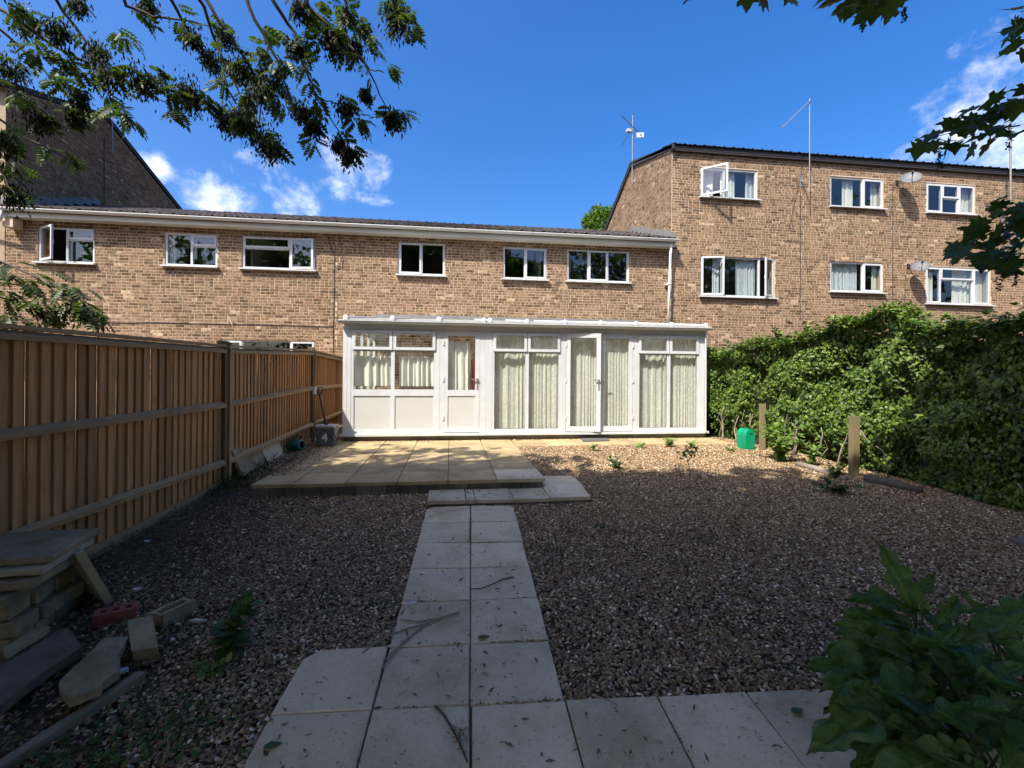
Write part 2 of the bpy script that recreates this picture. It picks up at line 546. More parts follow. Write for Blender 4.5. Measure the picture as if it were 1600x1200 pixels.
class MB:
    def __init__(s):
        s.v = []; s.f = []

    def quad(s, a, b, c, d):
        n = len(s.v)
        s.v += [tuple(a), tuple(b), tuple(c), tuple(d)]
        s.f.append((n, n + 1, n + 2, n + 3))
        return s

    def box(s, x0, x1, y0, y1, z0, z1):
        n = len(s.v)
        s.v += [(x0, y0, z0), (x1, y0, z0), (x1, y1, z0), (x0, y1, z0), (x0, y0, z1), (x1, y0, z1), (x1, y1, z1), (x0, y1, z1)]
        s.f += [tuple(n + i for i in q) for q in ((0, 3, 2, 1), (4, 5, 6, 7), (0, 1, 5, 4), (1, 2, 6, 5), (2, 3, 7, 6), (3, 0, 4, 7))]
        return s

    def obox(s, o, a, b, c):
        """box from corner o with edge vectors a, b, c"""
        o, a, b, c = Vector(o), Vector(a), Vector(b), Vector(c)
        n = len(s.v)
        s.v += [tuple(p) for p in (o, o + a, o + a + b, o + b, o + c, o + a + c, o + a + b + c, o + b + c)]
        fs = ((0, 3, 2, 1), (4, 5, 6, 7), (0, 1, 5, 4), (1, 2, 6, 5), (2, 3, 7, 6), (3, 0, 4, 7))
        if a.cross(b).dot(c) < 0:
            fs = tuple(tuple(reversed(q)) for q in fs)
        s.f += [tuple(n + i for i in q) for q in fs]
        return s

    def prism(s, poly, ext):
        """closed outline (points in space) pushed along ext"""
        ext = Vector(ext)
        n = len(s.v); k = len(poly)
        s.v += [tuple(p) for p in poly] + [tuple(Vector(p) + ext) for p in poly]
        s.f.append(tuple(range(n + k - 1, n - 1, -1)))
        s.f.append(tuple(range(n + k, n + 2 * k)))
        for i in range(k):
            j = (i + 1) % k
            s.f.append((n + i, n + j, n + k + j, n + k + i))
        return s

    def tube(s, pts, radii, n=7, cap=True):
        pts = [Vector(p) for p in pts]
        if isinstance(radii, (int, float)):
            radii = [radii] * len(pts)
        base = len(s.v)
        up = Vector((.31, .17, .93))
        for i, p in enumerate(pts):
            d = (pts[min(i + 1, len(pts) - 1)] - pts[max(i - 1, 0)])
            if d.length < 1e-9:
                d = Vector((0, 0, 1))
            d.normalize()
            a = d.cross(up)
            if a.length < .05:
                a = d.cross(Vector((1, 0, 0)))
            a.normalize()
            b = d.cross(a)
            for k in range(n):
                t = 2 * math.pi * k / n
                s.v.append(tuple(p + float(radii[i]) * (math.cos(t) * a + math.sin(t) * b)))
        for i in range(len(pts) - 1):
            for k in range(n):
                q = base + i * n
                s.f.append((q + k, q + (k + 1) % n, q + n + (k + 1) % n, q + n + k))
        if cap:
            s.f.append(tuple(range(base + n - 1, base - 1, -1)))
            e = base + (len(pts) - 1) * n
            s.f.append(tuple(range(e, e + n)))
        return s

    def lathe(s, c, axis, prof, n=20, ref=None):
        """profile of (distance along axis, radius) turned round axis through c"""
        axis = Vector(axis).normalized(); c = Vector(c)
        a = axis.orthogonal().normalized() if ref is None else Vector(ref).normalized()
        b = axis.cross(a)
        base = len(s.v)
        for (h, r) in prof:
            for k in range(n):
                t = 2 * math.pi * k / n
                s.v.append(tuple(c + axis * h + r * (math.cos(t) * a + math.sin(t) * b)))
        for i in range(len(prof) - 1):
            for k in range(n):
                q = base + i * n
                s.f.append((q + k, q + (k + 1) % n, q + n + (k + 1) % n, q + n + k))
        return s

    def build(s, name, mat, parent=None, smooth=False):
        base = WLOC.get(parent.name, Vector()) if parent else Vector()
        me = bpy.data.meshes.new(name)
        me.from_pydata([(v[0] - base.x, v[1] - base.y, v[2] - base.z) for v in s.v], [], s.f)
        return finish(name, me, mat, parent, base, smooth)


def finish(name, me, mat, parent, base, smooth=False):
    if mat:
        me.materials.append(MAT[mat] if isinstance(mat, str) else mat)
    if smooth:
        me.shade_smooth()
    me.update()
    o = bpy.data.objects.new(name, me)
    col.objects.link(o)
    if parent:
        o.parent = parent
        WLOC[o.name] = Vector(base)
    else:
        WLOC[o.name] = Vector()
    return o


def tag(o, label=None, cat=None, group=None, kind=None):
    for k, v in (('label', label), ('category', cat), ('group', group), ('kind', kind)):
        if v:
            o[k] = v
    return o


def thing(name, base, label, cat, group=None, kind=None):
    o = bpy.data.objects.new(name, None)
    o.empty_display_size = .2
    o.location = base
    col.objects.link(o)
    WLOC[o.name] = Vector(base)
    return tag(o, label, cat, group, kind)


def shared(name, me, parent, loc, rot=None, scale=None):
    """a piece that shares its mesh with its like; loc in the world"""
    o = bpy.data.objects.new(name, me)
    col.objects.link(o)
    o.parent = parent
    o.location = Vector(loc) - WLOC[parent.name]
    if rot is not None:
        o.rotation_euler = rot
    if scale is not None:
        o.scale = scale
    WLOC[o.name] = Vector(loc)
    return o


def np_mesh(name, V, faces, mat, parent=None, smooth=False):
    """V (n,3); faces (m,k) all of one size"""
    base = WLOC.get(parent.name, Vector()) if parent else Vector()
    V = np.asarray(V, dtype=np.float32) - np.array(base, dtype=np.float32)
    faces = np.asarray(faces, dtype=np.int32)
    me = bpy.data.meshes.new(name)
    k = faces.shape[1]
    me.vertices.add(len(V)); me.vertices.foreach_set('co', V.ravel())
    me.loops.add(faces.size); me.loops.foreach_set('vertex_index', faces.ravel())
    me.polygons.add(len(faces))
    me.polygons.foreach_set('loop_start', np.arange(0, faces.size, k, dtype=np.int32))
    me.update(calc_edges=True)
    me.validate()
    if not smooth:
        me.shade_flat()
    return finish(name, me, mat, parent, base, smooth)


def leaf_field(P, T, Nn, S, tv, tf):
    """place a leaf template (points along, across, out of plane) at each P"""
    P, T, Nn, S = (np.asarray(x, float) for x in (P, T, Nn, S))
    T = T / (np.linalg.norm(T, axis=1, keepdims=True) + 1e-9)
    Nn = Nn - (Nn * T).sum(1, keepdims=True) * T
    Nn = Nn / (np.linalg.norm(Nn, axis=1, keepdims=True) + 1e-9)
    B = np.cross(Nn, T)
    tv = np.asarray(tv, float)
    V = P[:, None, :] + S[:, None, None] * (tv[None, :, 0:1] * T[:, None, :] + tv[None, :, 1:2] * B[:, None, :] + tv[None, :, 2:3] * Nn[:, None, :])
    n, k = len(P), len(tv)
    F = (np.asarray(tf)[None] + (np.arange(n) * k)[:, None, None]).reshape(-1, len(tf[0]))
    return V.reshape(-1, 3), F


def rand_dirs(n):
    d = RNG.normal(size=(n, 3))
    return d / np.linalg.norm(d, axis=1, keepdims=True)

#@@STRUCT
# ================================================================== GROUND
def build_ground():
    xs = np.concatenate([np.linspace(-300, -14, 12), np.linspace(-12, 12, 97), np.linspace(14, 300, 12)])
    ys = np.concatenate([np.linspace(-300, -8, 12), np.linspace(-6, 13, 96), np.linspace(15, 300, 12)])
    V = []
    for y in ys:
        for x in xs:
            z = gz(x, y)
            if -10 < x < 10 and -3 < y < 9:
                z += .012 * mnoise.noise((x * 1.7, y * 1.7, 3)) - .012
            V.append((x, y, z))
    nx = len(xs)
    F = [(j * nx + i, j * nx + i + 1, (j + 1) * nx + i + 1, (j + 1) * nx + i) for j in range(len(ys) - 1) for i in range(nx - 1)]
    o = np_mesh('ground', V, F, 'soil', smooth=True)
    tag(o, kind='structure')


build_ground()


def slab_prism(corners, z_fn, thick, bev=.006):
    """paving slab with softened top edge; corners (x, y) anticlockwise"""
    m = MB()
    c = Vector((sum(p[0] for p in corners) / len(corners), sum(p[1] for p in corners) / len(corners)))
    ins = [Vector(p) + (c - Vector(p)).normalized() * bev * 1.4 for p in corners]
    k = len(corners)
    for p in corners:
        m.v.append((p[0], p[1], z_fn(p[0], p[1]) - thick))
    for p in corners:
        m.v.append((p[0], p[1], z_fn(p[0], p[1]) - bev))
    for p in ins:
        m.v.append((p.x, p.y, z_fn(p.x, p.y)))
    for a in (0, k):
        for i in range(k):
            j = (i + 1) % k
            m.f.append((a + i, a + j, a + k + j, a + k + i))
    m.f.append(tuple(range(2 * k, 3 * k)))
    return m


# garden path: square pale slabs, two abreast, with a cross arm near the camera
PATH_O = Vector((.227, 5.285))
PA = Vector((.0404, 1)).normalized()           # along the path, to the house
PB = Vector((PA.y, -PA.x))                     # to the right
SL = .487


def path_xy(i, j):
    """i slabs to the right of the joint, j slabs from the step towards the camera"""
    return PATH_O + PB * (i * SL) - PA * (j * SL)


def path_z(x, y):
    return -.067 + .062 * y + .006


PATH_POLY = []
path = thing('path', (.15, 3, .1), None, None, kind='structure')
joint_bed = MB()
slots = [(i, j) for j in range(0, 5) for i in (-1, 0)] + [(-2, 5), (-1, 5), (0, 5)] + [(i, j) for j in (6, 7, 8) for i in (-2, -1, 0, 1, 2, 3, 4)]
random.seed(11)
for (i, j) in slots:
    g = .003
    dx, dz, tl = random.uniform(-.003, .003), random.uniform(-.006, .005), random.uniform(-.008, .008)
    a = [path_xy(i, j + 1), path_xy(i + 1, j + 1), path_xy(i + 1, j), path_xy(i, j)]
    if (i, j) == (-2, 5):
        a = [path_xy(i, j + 1), path_xy(i + 1, j + 1), path_xy(i + 1, j), path_xy(i + .18, j), path_xy(i + .02, j + .16)]
    if (i, j) == (-1, 0):
        a = [path_xy(i, j + 1), path_xy(i + 1, j + 1), path_xy(i + 1, j), path_xy(i + .12, j), path_xy(i, j + .16)]
    if (i, j) == (0, 0):
        a = [path_xy(i, j + 1), path_xy(i + 1, j + 1), path_xy(i + 1, j + .1), path_xy(i + .93, j), path_xy(i, j)]
    PATH_POLY.append([tuple(p) for p in a])
    c = sum(a, Vector((0, 0))) / len(a)
    a = [p + (c - p).normalized() * (g * 1.4 + random.uniform(-.002, .005)) + Vector((dx, random.uniform(-.002, .002))) for p in a]
    slab_prism(a, lambda x, y, c=c: path_z(x, y) + .012 + dz + tl * (x - c.x) / SL, .045).build('paving_slab', 'path_slab', path)
for (i0, i1, j0, j1) in ((-1, 1, 0.15, 6), (-1.9, 1, 5.2, 9), (0, 5, 6, 9)):
    q = [path_xy(i0, j1), path_xy(i1, j1), path_xy(i1, j0), path_xy(i0, j0)]
    joint_bed.prism([(p.x, p.y, path_z(p.x, p.y) - .03) for p in q], (0, 0, .0265 - .0012 * i0))
joint_bed.build('joint_sand', 'soil', path)

# raised patio of yellow slabs with a strip along the conservatory, and a step
PZ, DC, D0 = .46, 9.30, 12.78
patio = thing('patio', (-.5, 7.5, PZ), None, None, kind='structure')
random.seed(5)
xs = [-2.31, -1.855, -1.245, -.64, -.03, .58, 1.19]
ys = [5.78, 6.39, 7.0, 7.61, 8.22, 8.83, 9.44]
flat = lambda x, y: PZ
k = 0
for a, b in zip(xs, xs[1:]):
    for c, d in zip(ys, ys[1:]):
        dz = random.uniform(-.003, .003)
        q = [(a + .004, c + .004), (b - .004, c + .004), (b - .004, d - .004), (a + .004, d - .004)]
        pale = (a > .5 and c < 5.9)
        slab_prism(q, lambda x, y: PZ + dz, .045).build('paving_slab', 'step_slab' if pale else 'patio_slab', patio)
xs2 = [1.198, 1.8, 2.41, 3.02, 3.63, 4.24, 4.85, 5.44]
for a, b in zip(xs2, xs2[1:]):
    dz = random.uniform(-.006, .002)
    slab_prism([(a + .004, 8.46), (b - .004, 8.46), (b - .004, 9.44), (a + .004, 9.44)], lambda x, y: PZ + dz, .045).build('paving_slab', 'patio_slab', patio)
x = -2.3
while x < 1.15:                                # riser blocks under the front edge
    wd = random.uniform(.17, .23)
    x1 = min(x + wd, 1.165)
    y0 = 5.815 + random.uniform(-.006, .006)
    MB().box(x + .005, x1 - .005, y0, y0 + .1, PZ - .20, PZ - .046).build('riser_block', 'block', patio)
    x = x1
y = 5.93
while y < 8.4:
    y1 = y + random.uniform(.17, .23)
    MB().box(1.05, 1.16 + random.uniform(-.006, .006), y + .005, y1 - .005, PZ - .2, PZ - .046).build('riser_block', 'block', patio)
    y = y1
MB().box(-2.29, 1.14, 5.86, 9.4, PZ - .3, PZ - .012).box(1.15, 5.42, 8.52, 9.4, PZ - .3, PZ - .014).build('patio_bed', 'soil', patio)

SZ = .34
step = thing('step', (.7, 5.5, SZ), None, None, kind='structure')
for (a, b, c, d) in ((-.26, .177, 5.31, 5.81), (.18, .282, 5.31, 5.81), (.285, .724, 5.31, 5.81), (.728, 1.155, 5.31, 5.81), (1.159, 1.64, 5.32, 5.90), (1.20, 1.72, 5.904, 6.48)):
    dz = random.uniform(-.003, .003)
    sh = .06 if c < 5.9 and b > 1.5 else .0
    q = [(a + .003, c), (b - .003, c), (b - .003 + sh, d - .003), (a + .003, d - .003)]
    slab_prism(q, lambda x, y: SZ + dz, .042).build('paving_slab', 'step_slab', step)
MB().box(-.25, 1.62, 5.335, 5.81, SZ - .14, SZ - .043).box(1.2, 1.70, 5.811, 6.45, SZ - .1, SZ - .044).build('step_base', 'block', step)

# ================================================================== HOUSES
BW, BH, BJ, CH = .212, .0615, .0135, .075


def brick_layout(L, zlo, zhi, openings, top=None, seed=1):
    rng = random.Random(seed)
    out = []
    n = int((zhi - zlo) / CH)
    for i in range(n):
        za = zlo + i * CH
        zb = za + BH
        zc = (za + zb) / 2
        spans = [(0.0, L)]
        if top:
            ss = [s for s in np.arange(0, L, .02) if top(s) > zb + .01]
            if not ss:
                continue
            spans = [(ss[0], ss[-1])]
        for (a, b, c, d) in openings:
            if c < zc < d:
                ns = []
                for (p, q) in spans:
                    if b <= p or a >= q:
                        ns.append((p, q))
                    else:
                        if a > p: ns.append((p, a))
                        if b < q: ns.append((b, q))
                spans = ns
        s = -.1 - (i % 2) * .1125 - rng.choice((0, .056))
        while s < L:
            ln = BW if rng.random() < .6 else .0995
            for (p, q) in spans:
                a, b = max(s, p + .003), min(s + ln, q - .003)
                if b - a > .03:
                    out.append((a, b, za, zb, abs(b - a - BW) < 1e-6))
            s += ln + BJ
    return out


BRICK_ME = {}


def brick_shared(axis):
    if axis not in BRICK_ME:
        m = MB()
        if axis == 'x':
            m.box(-BW / 2, BW / 2, 0, .05, 0, BH)
        else:
            m.box(0, .05, -BW / 2, BW / 2, 0, BH)
        me = bpy.data.meshes.new('brick')
        me.from_pydata(m.v, [], m.f)
        me.materials.append(MAT['brick'] if axis == 'x' else MAT['brick_shade'])
        BRICK_ME[axis] = me
    return BRICK_ME[axis]


def lay_bricks(wall, bricks, put, axis, pick, count=300, proud=.008):
    """put(s, z) -> point on the wall face; the `count` best full bricks are single objects"""
    full = sorted([b for b in bricks if b[4] and pick(put(b[0], b[2]))], key=lambda b: (put((b[0] + b[1]) / 2, b[2]) - EYE).length)
    single = set(id(b) for b in full[:count])
    V, F = [], []
    rng = random.Random(3)
    for b in bricks:
        dp = rng.uniform(-.0012, .0008)
        if id(b) in single:
            p = put((b[0] + b[1]) / 2, b[2])
            off = Vector((0, dp, 0)) if axis == 'x' else Vector((dp, 0, 0))
            sc_ = None
            if axis == '+x':
                p = p + Vector((-.05, 0, 0))
            shared('brick', brick_shared('x' if axis == 'x' else 'y'), wall, p + off)
            continue
        a, c = put(b[0], b[2]), put(b[1], b[3])
        if axis == 'x':
            x0, x1, y0, y1 = a.x, c.x, a.y + dp, a.y + .05
        elif axis == '-x':
            x0, x1, y0, y1 = a.x + dp, a.x + .05, min(a.y, c.y), max(a.y, c.y)
        else:
            x0, x1, y0, y1 = a.x - .05, a.x + dp, min(a.y, c.y), max(a.y, c.y)
        n = len(V)
        V += [(x0, y0, a.z), (x1, y0, a.z), (x1, y1, a.z), (x0, y1, a.z), (x0, y0, c.z), (x1, y0, c.z), (x1, y1, c.z), (x0, y1, c.z)]
        F += [tuple(n + i for i in q) for q in ((0, 3, 2, 1), (4, 5, 6, 7), (0, 1, 5, 4), (1, 2, 6, 5), (2, 3, 7, 6), (3, 0, 4, 7))]
    if V:
        o = np_mesh('brickwork', V, F, 'brick_shade' if axis == '+x' else 'brick', wall)
        o['kind'] = 'stuff'


def front_wall(house, x0, x1, z0, z1, Y, openings, zb0, pick, seed, proud=.0035, back=.24):
    """mortar-coloured wall with real openings, bricks laid on it"""
    m = MB()
    xs = sorted(set([x0, x1] + [o[0] for o in openings] + [o[1] for o in openings]))
    zs = sorted(set([z0, z1] + [o[2] for o in openings] + [o[3] for o in openings]))
    for a, b in zip(xs, xs[1:]):
        for c, d in zip(zs, zs[1:]):
            if not any(o[0] <= a + 1e-5 and b - 1e-5 <= o[1] and o[2] <= c + 1e-5 and d - 1e-5 <= o[3] for o in openings):
                m.box(a, b, Y + proud, Y + back, c, d)
    wall = m.build('wall', 'mortar', house)
    ops = [(o[0] - x0, o[1] - x0, o[2], o[3]) for o in openings]
    br = brick_layout(x1 - x0, zb0, z1, ops, seed=seed)
    lay_bricks(wall, br, lambda s, z: Vector((x0 + s, Y, z)), 'x', pick)
    return wall


def rect_px(u0, u1, v0, v1, Y):
    um, vm = (u0 + u1) / 2, (v0 + v1) / 2
    return on_y(u0, vm, Y).x, on_y(u1, vm, Y).x, on_y(um, v1, Y).z, on_y(um, v0, Y).z


def bars(m, x0, x1, z0, z1, wd, y0, y1):
    """rectangular ring of profile"""
    m.box(x0, x0 + wd, y0, y1, z0, z1)
    m.box(x1 - wd, x1, y0, y1, z0, z1)
    m.box(x0 + wd, x1 - wd, y0, y1, z0, z0 + wd)
    m.box(x0 + wd, x1 - wd, y0, y1, z1 - wd, z1)


def hung(x0, x1, z0, z1, y, folds, amp, gather=0, seed=0, flare=0.0):
    """a hanging folded cloth"""
    rng = random.Random(seed)
    n = max(8, folds * 8)
    V, F = [], []
    ph = rng.random() * 6
    rows = 7
    fr = [.35 + 1.3 * abs(math.sin(i * .37 + ph * 5) * math.sin(i * .11 + ph)) + rng.uniform(-.15, .15) for i in range(n + 1)]
    for r in range(rows + 1):
        t = r / rows
        for i in range(n + 1):
            s = i / n
            xx = x0 + (x1 - x0) * (s + flare * (1 - t) * (s - (0 if gather <= 0 else 1)))
            yy = y + amp * math.sin(ph + (s + .10 * math.sin(s * 5 + ph)) * folds * 2 * math.pi + .4 * t) * fr[i] * (.6 + .4 * (1 - t)) + amp * .4 * math.sin(s * folds * 3.1 + ph * 2)
            V.append((xx, yy, z0 + (z1 - z0) * t))
    for r in range(rows):
        for i in range(n):
            a = r * (n + 1) + i
            F.append((a, a + 1, a + n + 2, a + n + 1))
    m = MB()
    m.v, m.f = V, F
    return m


def window(house, wall_openings, px, Y, cells, curtains=(), room=True, sill=True, label=None):
    """cells: (fx0, fx1, fz0, fz1, kind[, angle]) in fractions of the window"""
    x0, x1, z0, z1 = rect_px(*px, Y)
    z0 += .03
    wall_openings.append((x0, x1, z0 - .03, z1))
    return dict(house=house, r=(x0, x1, z0, z1), Y=Y, cells=cells, curtains=curtains, room=room, sill=sill, label=label)


def make_window(s):
    x0, x1, z0, z1 = s['r']; Y = s['Y']; house = s['house']
    W, H = x1 - x0, z1 - z0
    fw = .048
    m = MB()
    g = .004
    bars(m, x0 + g, x1 - g, z0, z1 - g, fw, Y + .03, Y + .10)
    for c in s['cells']:                        # mullions and transoms where cells meet
        if c[1] < .999:
            xm = x0 + c[1] * W
            m.box(xm - fw / 2, xm + fw / 2, Y + .031, Y + .099, z0 + c[2] * H + (fw if c[2] < .01 else -fw / 2), z0 + c[3] * H - (fw if c[3] > .99 else -fw / 2))
        if c[3] < .999:
            zm = z0 + c[3] * H
            m.box(x0 + c[0] * W + fw / 2, x0 + c[1] * W - fw / 2, Y + .032, Y + .098, zm - fw / 2, zm + fw / 2)
    win = m.build('window', 'upvc', house)
    if s['label']:
        win['label'] = s['label']
    for c in s['cells']:
        a, b = x0 + c[0] * W + (fw if c[0] < .01 else fw / 2), x0 + c[1] * W - (fw if c[1] > .99 else fw / 2)
        lo, hi = z0 + c[2] * H + (fw if c[2] < .01 else fw / 2), z0 + c[3] * H - (fw if c[3] > .99 else fw / 2)
        kind = c[4]
        if kind == 'fixed':
            MB().box(a - .008, b + .008, Y + .06, Y + .068, lo - .008, hi + .008).build('pane', 'glass', win)
            continue
        a -= .018; b += .018; lo -= .018; hi += .018
        cw = .05
        if kind == 'casement':
            mm = MB()
            bars(mm, a, b, lo, hi, cw, Y + .012, Y + .029)
            mm.box(a + (b - a) * .05, a + (b - a) * .05 + .02, Y + .1, Y + .12, lo + (hi - lo) * .4, lo + (hi - lo) * .6)
            cs = mm.build('casement', 'upvc', win)
            MB().box(a + cw - .006, b - cw + .006, Y + .018, Y + .025, lo + cw - .006, hi - cw + .006).build('pane', 'glass', cs.parent)
        else:                                   # an opening light swung outwards on one side
            ang = math.radians(c[5])
            left = kind == 'swing_left'
            h = Vector((a if left else b, Y + .012, lo))
            e = Vector((math.cos(ang) * (1 if left else -1), -math.sin(ang), 0))
            nrm = Vector((math.sin(ang) * (1 if left else -1), math.cos(ang), 0)) * .04
            wd, ht = b - a, hi - lo
            z = Vector((0, 0, 1))
            mm = MB()
            mm.obox(h, e * cw, nrm, z * ht).obox(h + e * (wd - cw), e * cw, nrm, z * ht)
            mm.obox(h + e * cw, e * (wd - 2 * cw), nrm, z * cw).obox(h + e * cw + z * (ht - cw), e * (wd - 2 * cw), nrm, z * cw)
            hp = h + e * (wd - .04) + z * ht * .45 + nrm
            mm.obox(hp, e * .02, nrm * .5, z * .1)
            mm.build('casement', 'upvc', win)
            MB().obox(h + e * (cw - .006) + nrm * .35 + z * (cw - .006), e * (wd - 2 * cw + .012), nrm * .2, z * (ht - 2 * cw + .012)).build('pane', 'glass', win)
            # stay between frame and light
            MB().tube([h + e * .25 * wd + nrm * .5 + z * .03, Vector((a + (b - a) * (.5 if left else .5), Y + .05, lo + .02))], .007, 5).build('stay', 'metal', win)
    if s['sill']:
        MB().prism([(x0 - .05, Y - .105, z0 - .04), (x0 - .05, Y - .105, z0 - .008), (x0 - .05, Y + .03, z0 - .001), (x0 - .05, Y + .1, z0 - .001), (x0 - .05, Y + .1, z0 - .029), (x0 - .05, Y - .07, z0 - .040)][::-1], (W + .1, 0, 0)).build('sill', 'upvc', win)
    if s['room']:
        r = MB()
        X0, X1, Z0, Z1, Ya, Yb = x0 - .7, x1 + .7, z0 - .8, z1 + .35, Y + .25, Y + 2.6
        for (a, b, c, d, e, f) in ((X0, X1, Yb, Yb + .05, Z0, Z1), (X0 - .05, X0, Ya, Yb, Z0, Z1), (X1, X1 + .05, Ya, Yb, Z0, Z1), (X0, X1, Ya, Yb, Z0 - .05, Z0), (X0, X1, Ya, Yb, Z1, Z1 + .05)):
            r.box(a, b, c, d, e, f)
        r.build('room', 'room', house)
    for i, (fa, fb, mat, folds) in enumerate(s['curtains']):
        hung(x0 + fa * W, x0 + fb * W, z0 - .1, z1 + .03, Y + .17 + .03 * i, folds, .022, seed=int(abs(x0) * 100) + i).build('curtain', mat, win, True)
    return win


def tile_mesh(mat, w=.30, ln=.42):
    """one roll tile, sloping part lying flat; the front lip at y = 0"""
    m = MB()
    n = 10
    prof = []
    for i in range(n + 1):
        t = i / n
        prof.append((t * w, .030 * math.exp(-((t - .25) / .13) ** 2) + .012 * math.exp(-((t - .8) / .12) ** 2)))
    for (y, dz) in ((0, .016), (0, 0), (ln, 0), (ln, .016)):
        for (px_, pz) in prof:
            m.v.append((px_, y, pz + dz))
    k = n + 1
    for a, b in ((0, 1), (1, 2), (2, 3), (3, 0)):
        for i in range(n):
            m.f.append((a * k + i, b * k + i, b * k + i + 1, a * k + i + 1))
    me = bpy.data.meshes.new('tile')
    me.from_pydata(m.v, [], m.f)
    me.materials.append(MAT[mat])
    return me, np.array(m.v), np.array(m.f)


def tiled_roof(house, x0, x1, y_eave, z_eave, pitch, y_ridge, y_back, z_back, mat, rows=None, rear=True):
    p = math.radians(pitch)
    z_r = z_eave + (y_ridge - y_eave) * math.tan(p)
    m = MB()
    e = Vector((0, math.cos(p), math.sin(p)))
    t = Vector((0, 0, -.06))
    m.prism([(x0, y_eave + .05, z_eave - .005 + .05 * math.tan(p)), (x0, y_ridge, z_r - .005), (x0, y_back, z_back), (x0, y_back, z_back - .1), (x0, y_ridge, z_r - .12), (x0, y_eave + .05, z_eave - .09)][::-1], (x1 - x0, 0, 0))
    roof = m.build('roof', mat, house)
    me, tv, tf = tile_mesh(mat)
    n = int(round((x1 - x0) / .30))
    wx = (x1 - x0) / n
    tot = int((y_ridge - y_eave) / math.cos(p) / .345) + 1
    rows = tot if rows is None else rows
    V, F = [], []
    R = Matrix.Rotation(p, 3, 'X')
    Rn = np.array(R)
    rng = random.Random(9)
    for r in range(rows):
        for i in range(n):
            loc = Vector((x0 + i * wx, y_eave, z_eave)) + e * (r * .345) + Vector((0, 0, .014 + .0))
            loc.z += rng.uniform(-.004, .004)
            rx = p - .035 + rng.uniform(-.012, .012)
            if r == 0:
                shared('tile', me, roof, loc, (rx, 0, 0), (wx / .30 * .995, 1, 1))
            else:
                Ra = np.array(Matrix.Rotation(rx, 3, 'X'))
                vv = (tv * np.array([wx / .30 * .995, 1, 1])) @ Ra.T + np.array(loc)
                F.append(tf + len(V) * len(tv))
                V.append(vv)
    if V:
        o = np_mesh('tile_courses', np.concatenate(V), np.concatenate(F), mat, roof)
        o['kind'] = 'stuff'
    # ridge
    return roof, z_r


def gutter(house, x0, x1, y, z, mat='gutter', joints=1.02, r=.06):
    m = MB()
    prof = [(y - r, z)] + [(y - r * math.cos(a), z - r * 1.05 * math.sin(a)) for a in np.linspace(.15, math.pi - .15, 9)] + [(y + r, z)]
    m.prism([(x0, p[0], p[1]) for p in prof], (x1 - x0, 0, 0))
    m.box(x0, x1, y - r - .006, y - r + .008, z - .012, z + .004)
    x = x0 + .4
    while x < x1:
        pr = [(y - r * 1.1 * math.cos(a), z + .005 - r * 1.16 * math.sin(a)) for a in np.linspace(0, math.pi, 9)]
        m.prism([(x, p[0], p[1]) for p in pr], (.05, 0, 0))
        x += joints
    return m.build('gutter', mat, house)


GZ = 5.605           # gutter of the low terrace
XB0, XBC, XC1 = -10.72, -3.01, 6.28

# ---- house beside (left of) the conservatory house
hb = thing('terraced_house', (-7, D0, .4), 'two-storey brown brick house behind the timber fence, one of its upstairs windows swung open', 'house', 'houses of the terrace')
op = []
W = []
W.append(window(hb, op, (59, 147.5, 354.5, 412.5), D0, [(0, .5, 0, 1, 'swing_left', 33), (.5, 1, 0, .66, 'fixed'), (.5, 1, .66, 1, 'casement')], label='upstairs window with its tall light open'))
W.append(window(hb, op, (257, 339.5, 364.5, 417.5), D0, [(0, .5, 0, 1, 'fixed'), (.5, 1, 0, .62, 'fixed'), (.5, 1, .62, 1, 'casement')], ((.02, .12, 'curtain', 2),)))
W.append(window(hb, op, (378, 492.5, 369.5, 422.5), D0, [(0, .65, 0, .63, 'fixed'), (0, .65, .63, 1, 'casement'), (.65, 1, 0, 1, 'swing_left', 8)]))
W.append(window(hb, op, (342, 492, 531, 606), D0, [(0, .23, 0, 1, 'casement'), (.23, .74, 0, 1, 'fixed'), (.74, 1, 0, 1, 'casement')], sill=True))
front_wall(hb, XB0, XBC, .3, GZ - .06, D0, op, 1.55, lambda p: p.z > 2.95 and -9.2 < p.x < -4.4, 21)
for s in W:
    make_window(s)
tiled_roof(hb, XB0, XBC - .005, 12.42, GZ + .02, 19.3, 16.0, 19.6, 5.6, 'tile')
gutter(hb, XB0 + .1, XBC - .003, 12.43, GZ)
MB().box(XB0 + .15, XBC, 12.50, 12.53, GZ - .18, GZ + .02).box(XB0 + .15, XBC, 12.531, D0 - .004, GZ - .175, GZ - .15).build('fascia', 'fascia', hb)
# rainwater pipe with its swan neck at the left end
gx = XB0 + .2
MB().tube([(gx, 12.43, GZ - .05), (gx, 12.43, GZ - .22), (gx - .05, 12.45, GZ - .28), (gx - .55, 12.62, GZ - .43), (gx - .62, 12.66, GZ - .5), (gx - .62, 12.66, .6)], .036, 10).build('downpipe', 'gutter', hb, True)
MB().box(XB0 + .16, XB0 + .38, 12.5, D0 - .01, GZ - .42, GZ - .2).build('corbel', 'mortar', hb)
cy = D0 - .012
MB().tube([on_y(107, 501, cy), on_y(200, 504.5, cy), on_y(230, 503.5, cy), on_y(330, 506, cy), on_y(400, 507, cy), on_y(520, 510.5, cy)], .008, 6).build('cable', 'cable', hb)
MB().tube([on_y(357, 494, cy), on_y(360, 500, cy), on_y(363, 508, cy)], .008, 5).build('cable_end', 'gutter', hb)

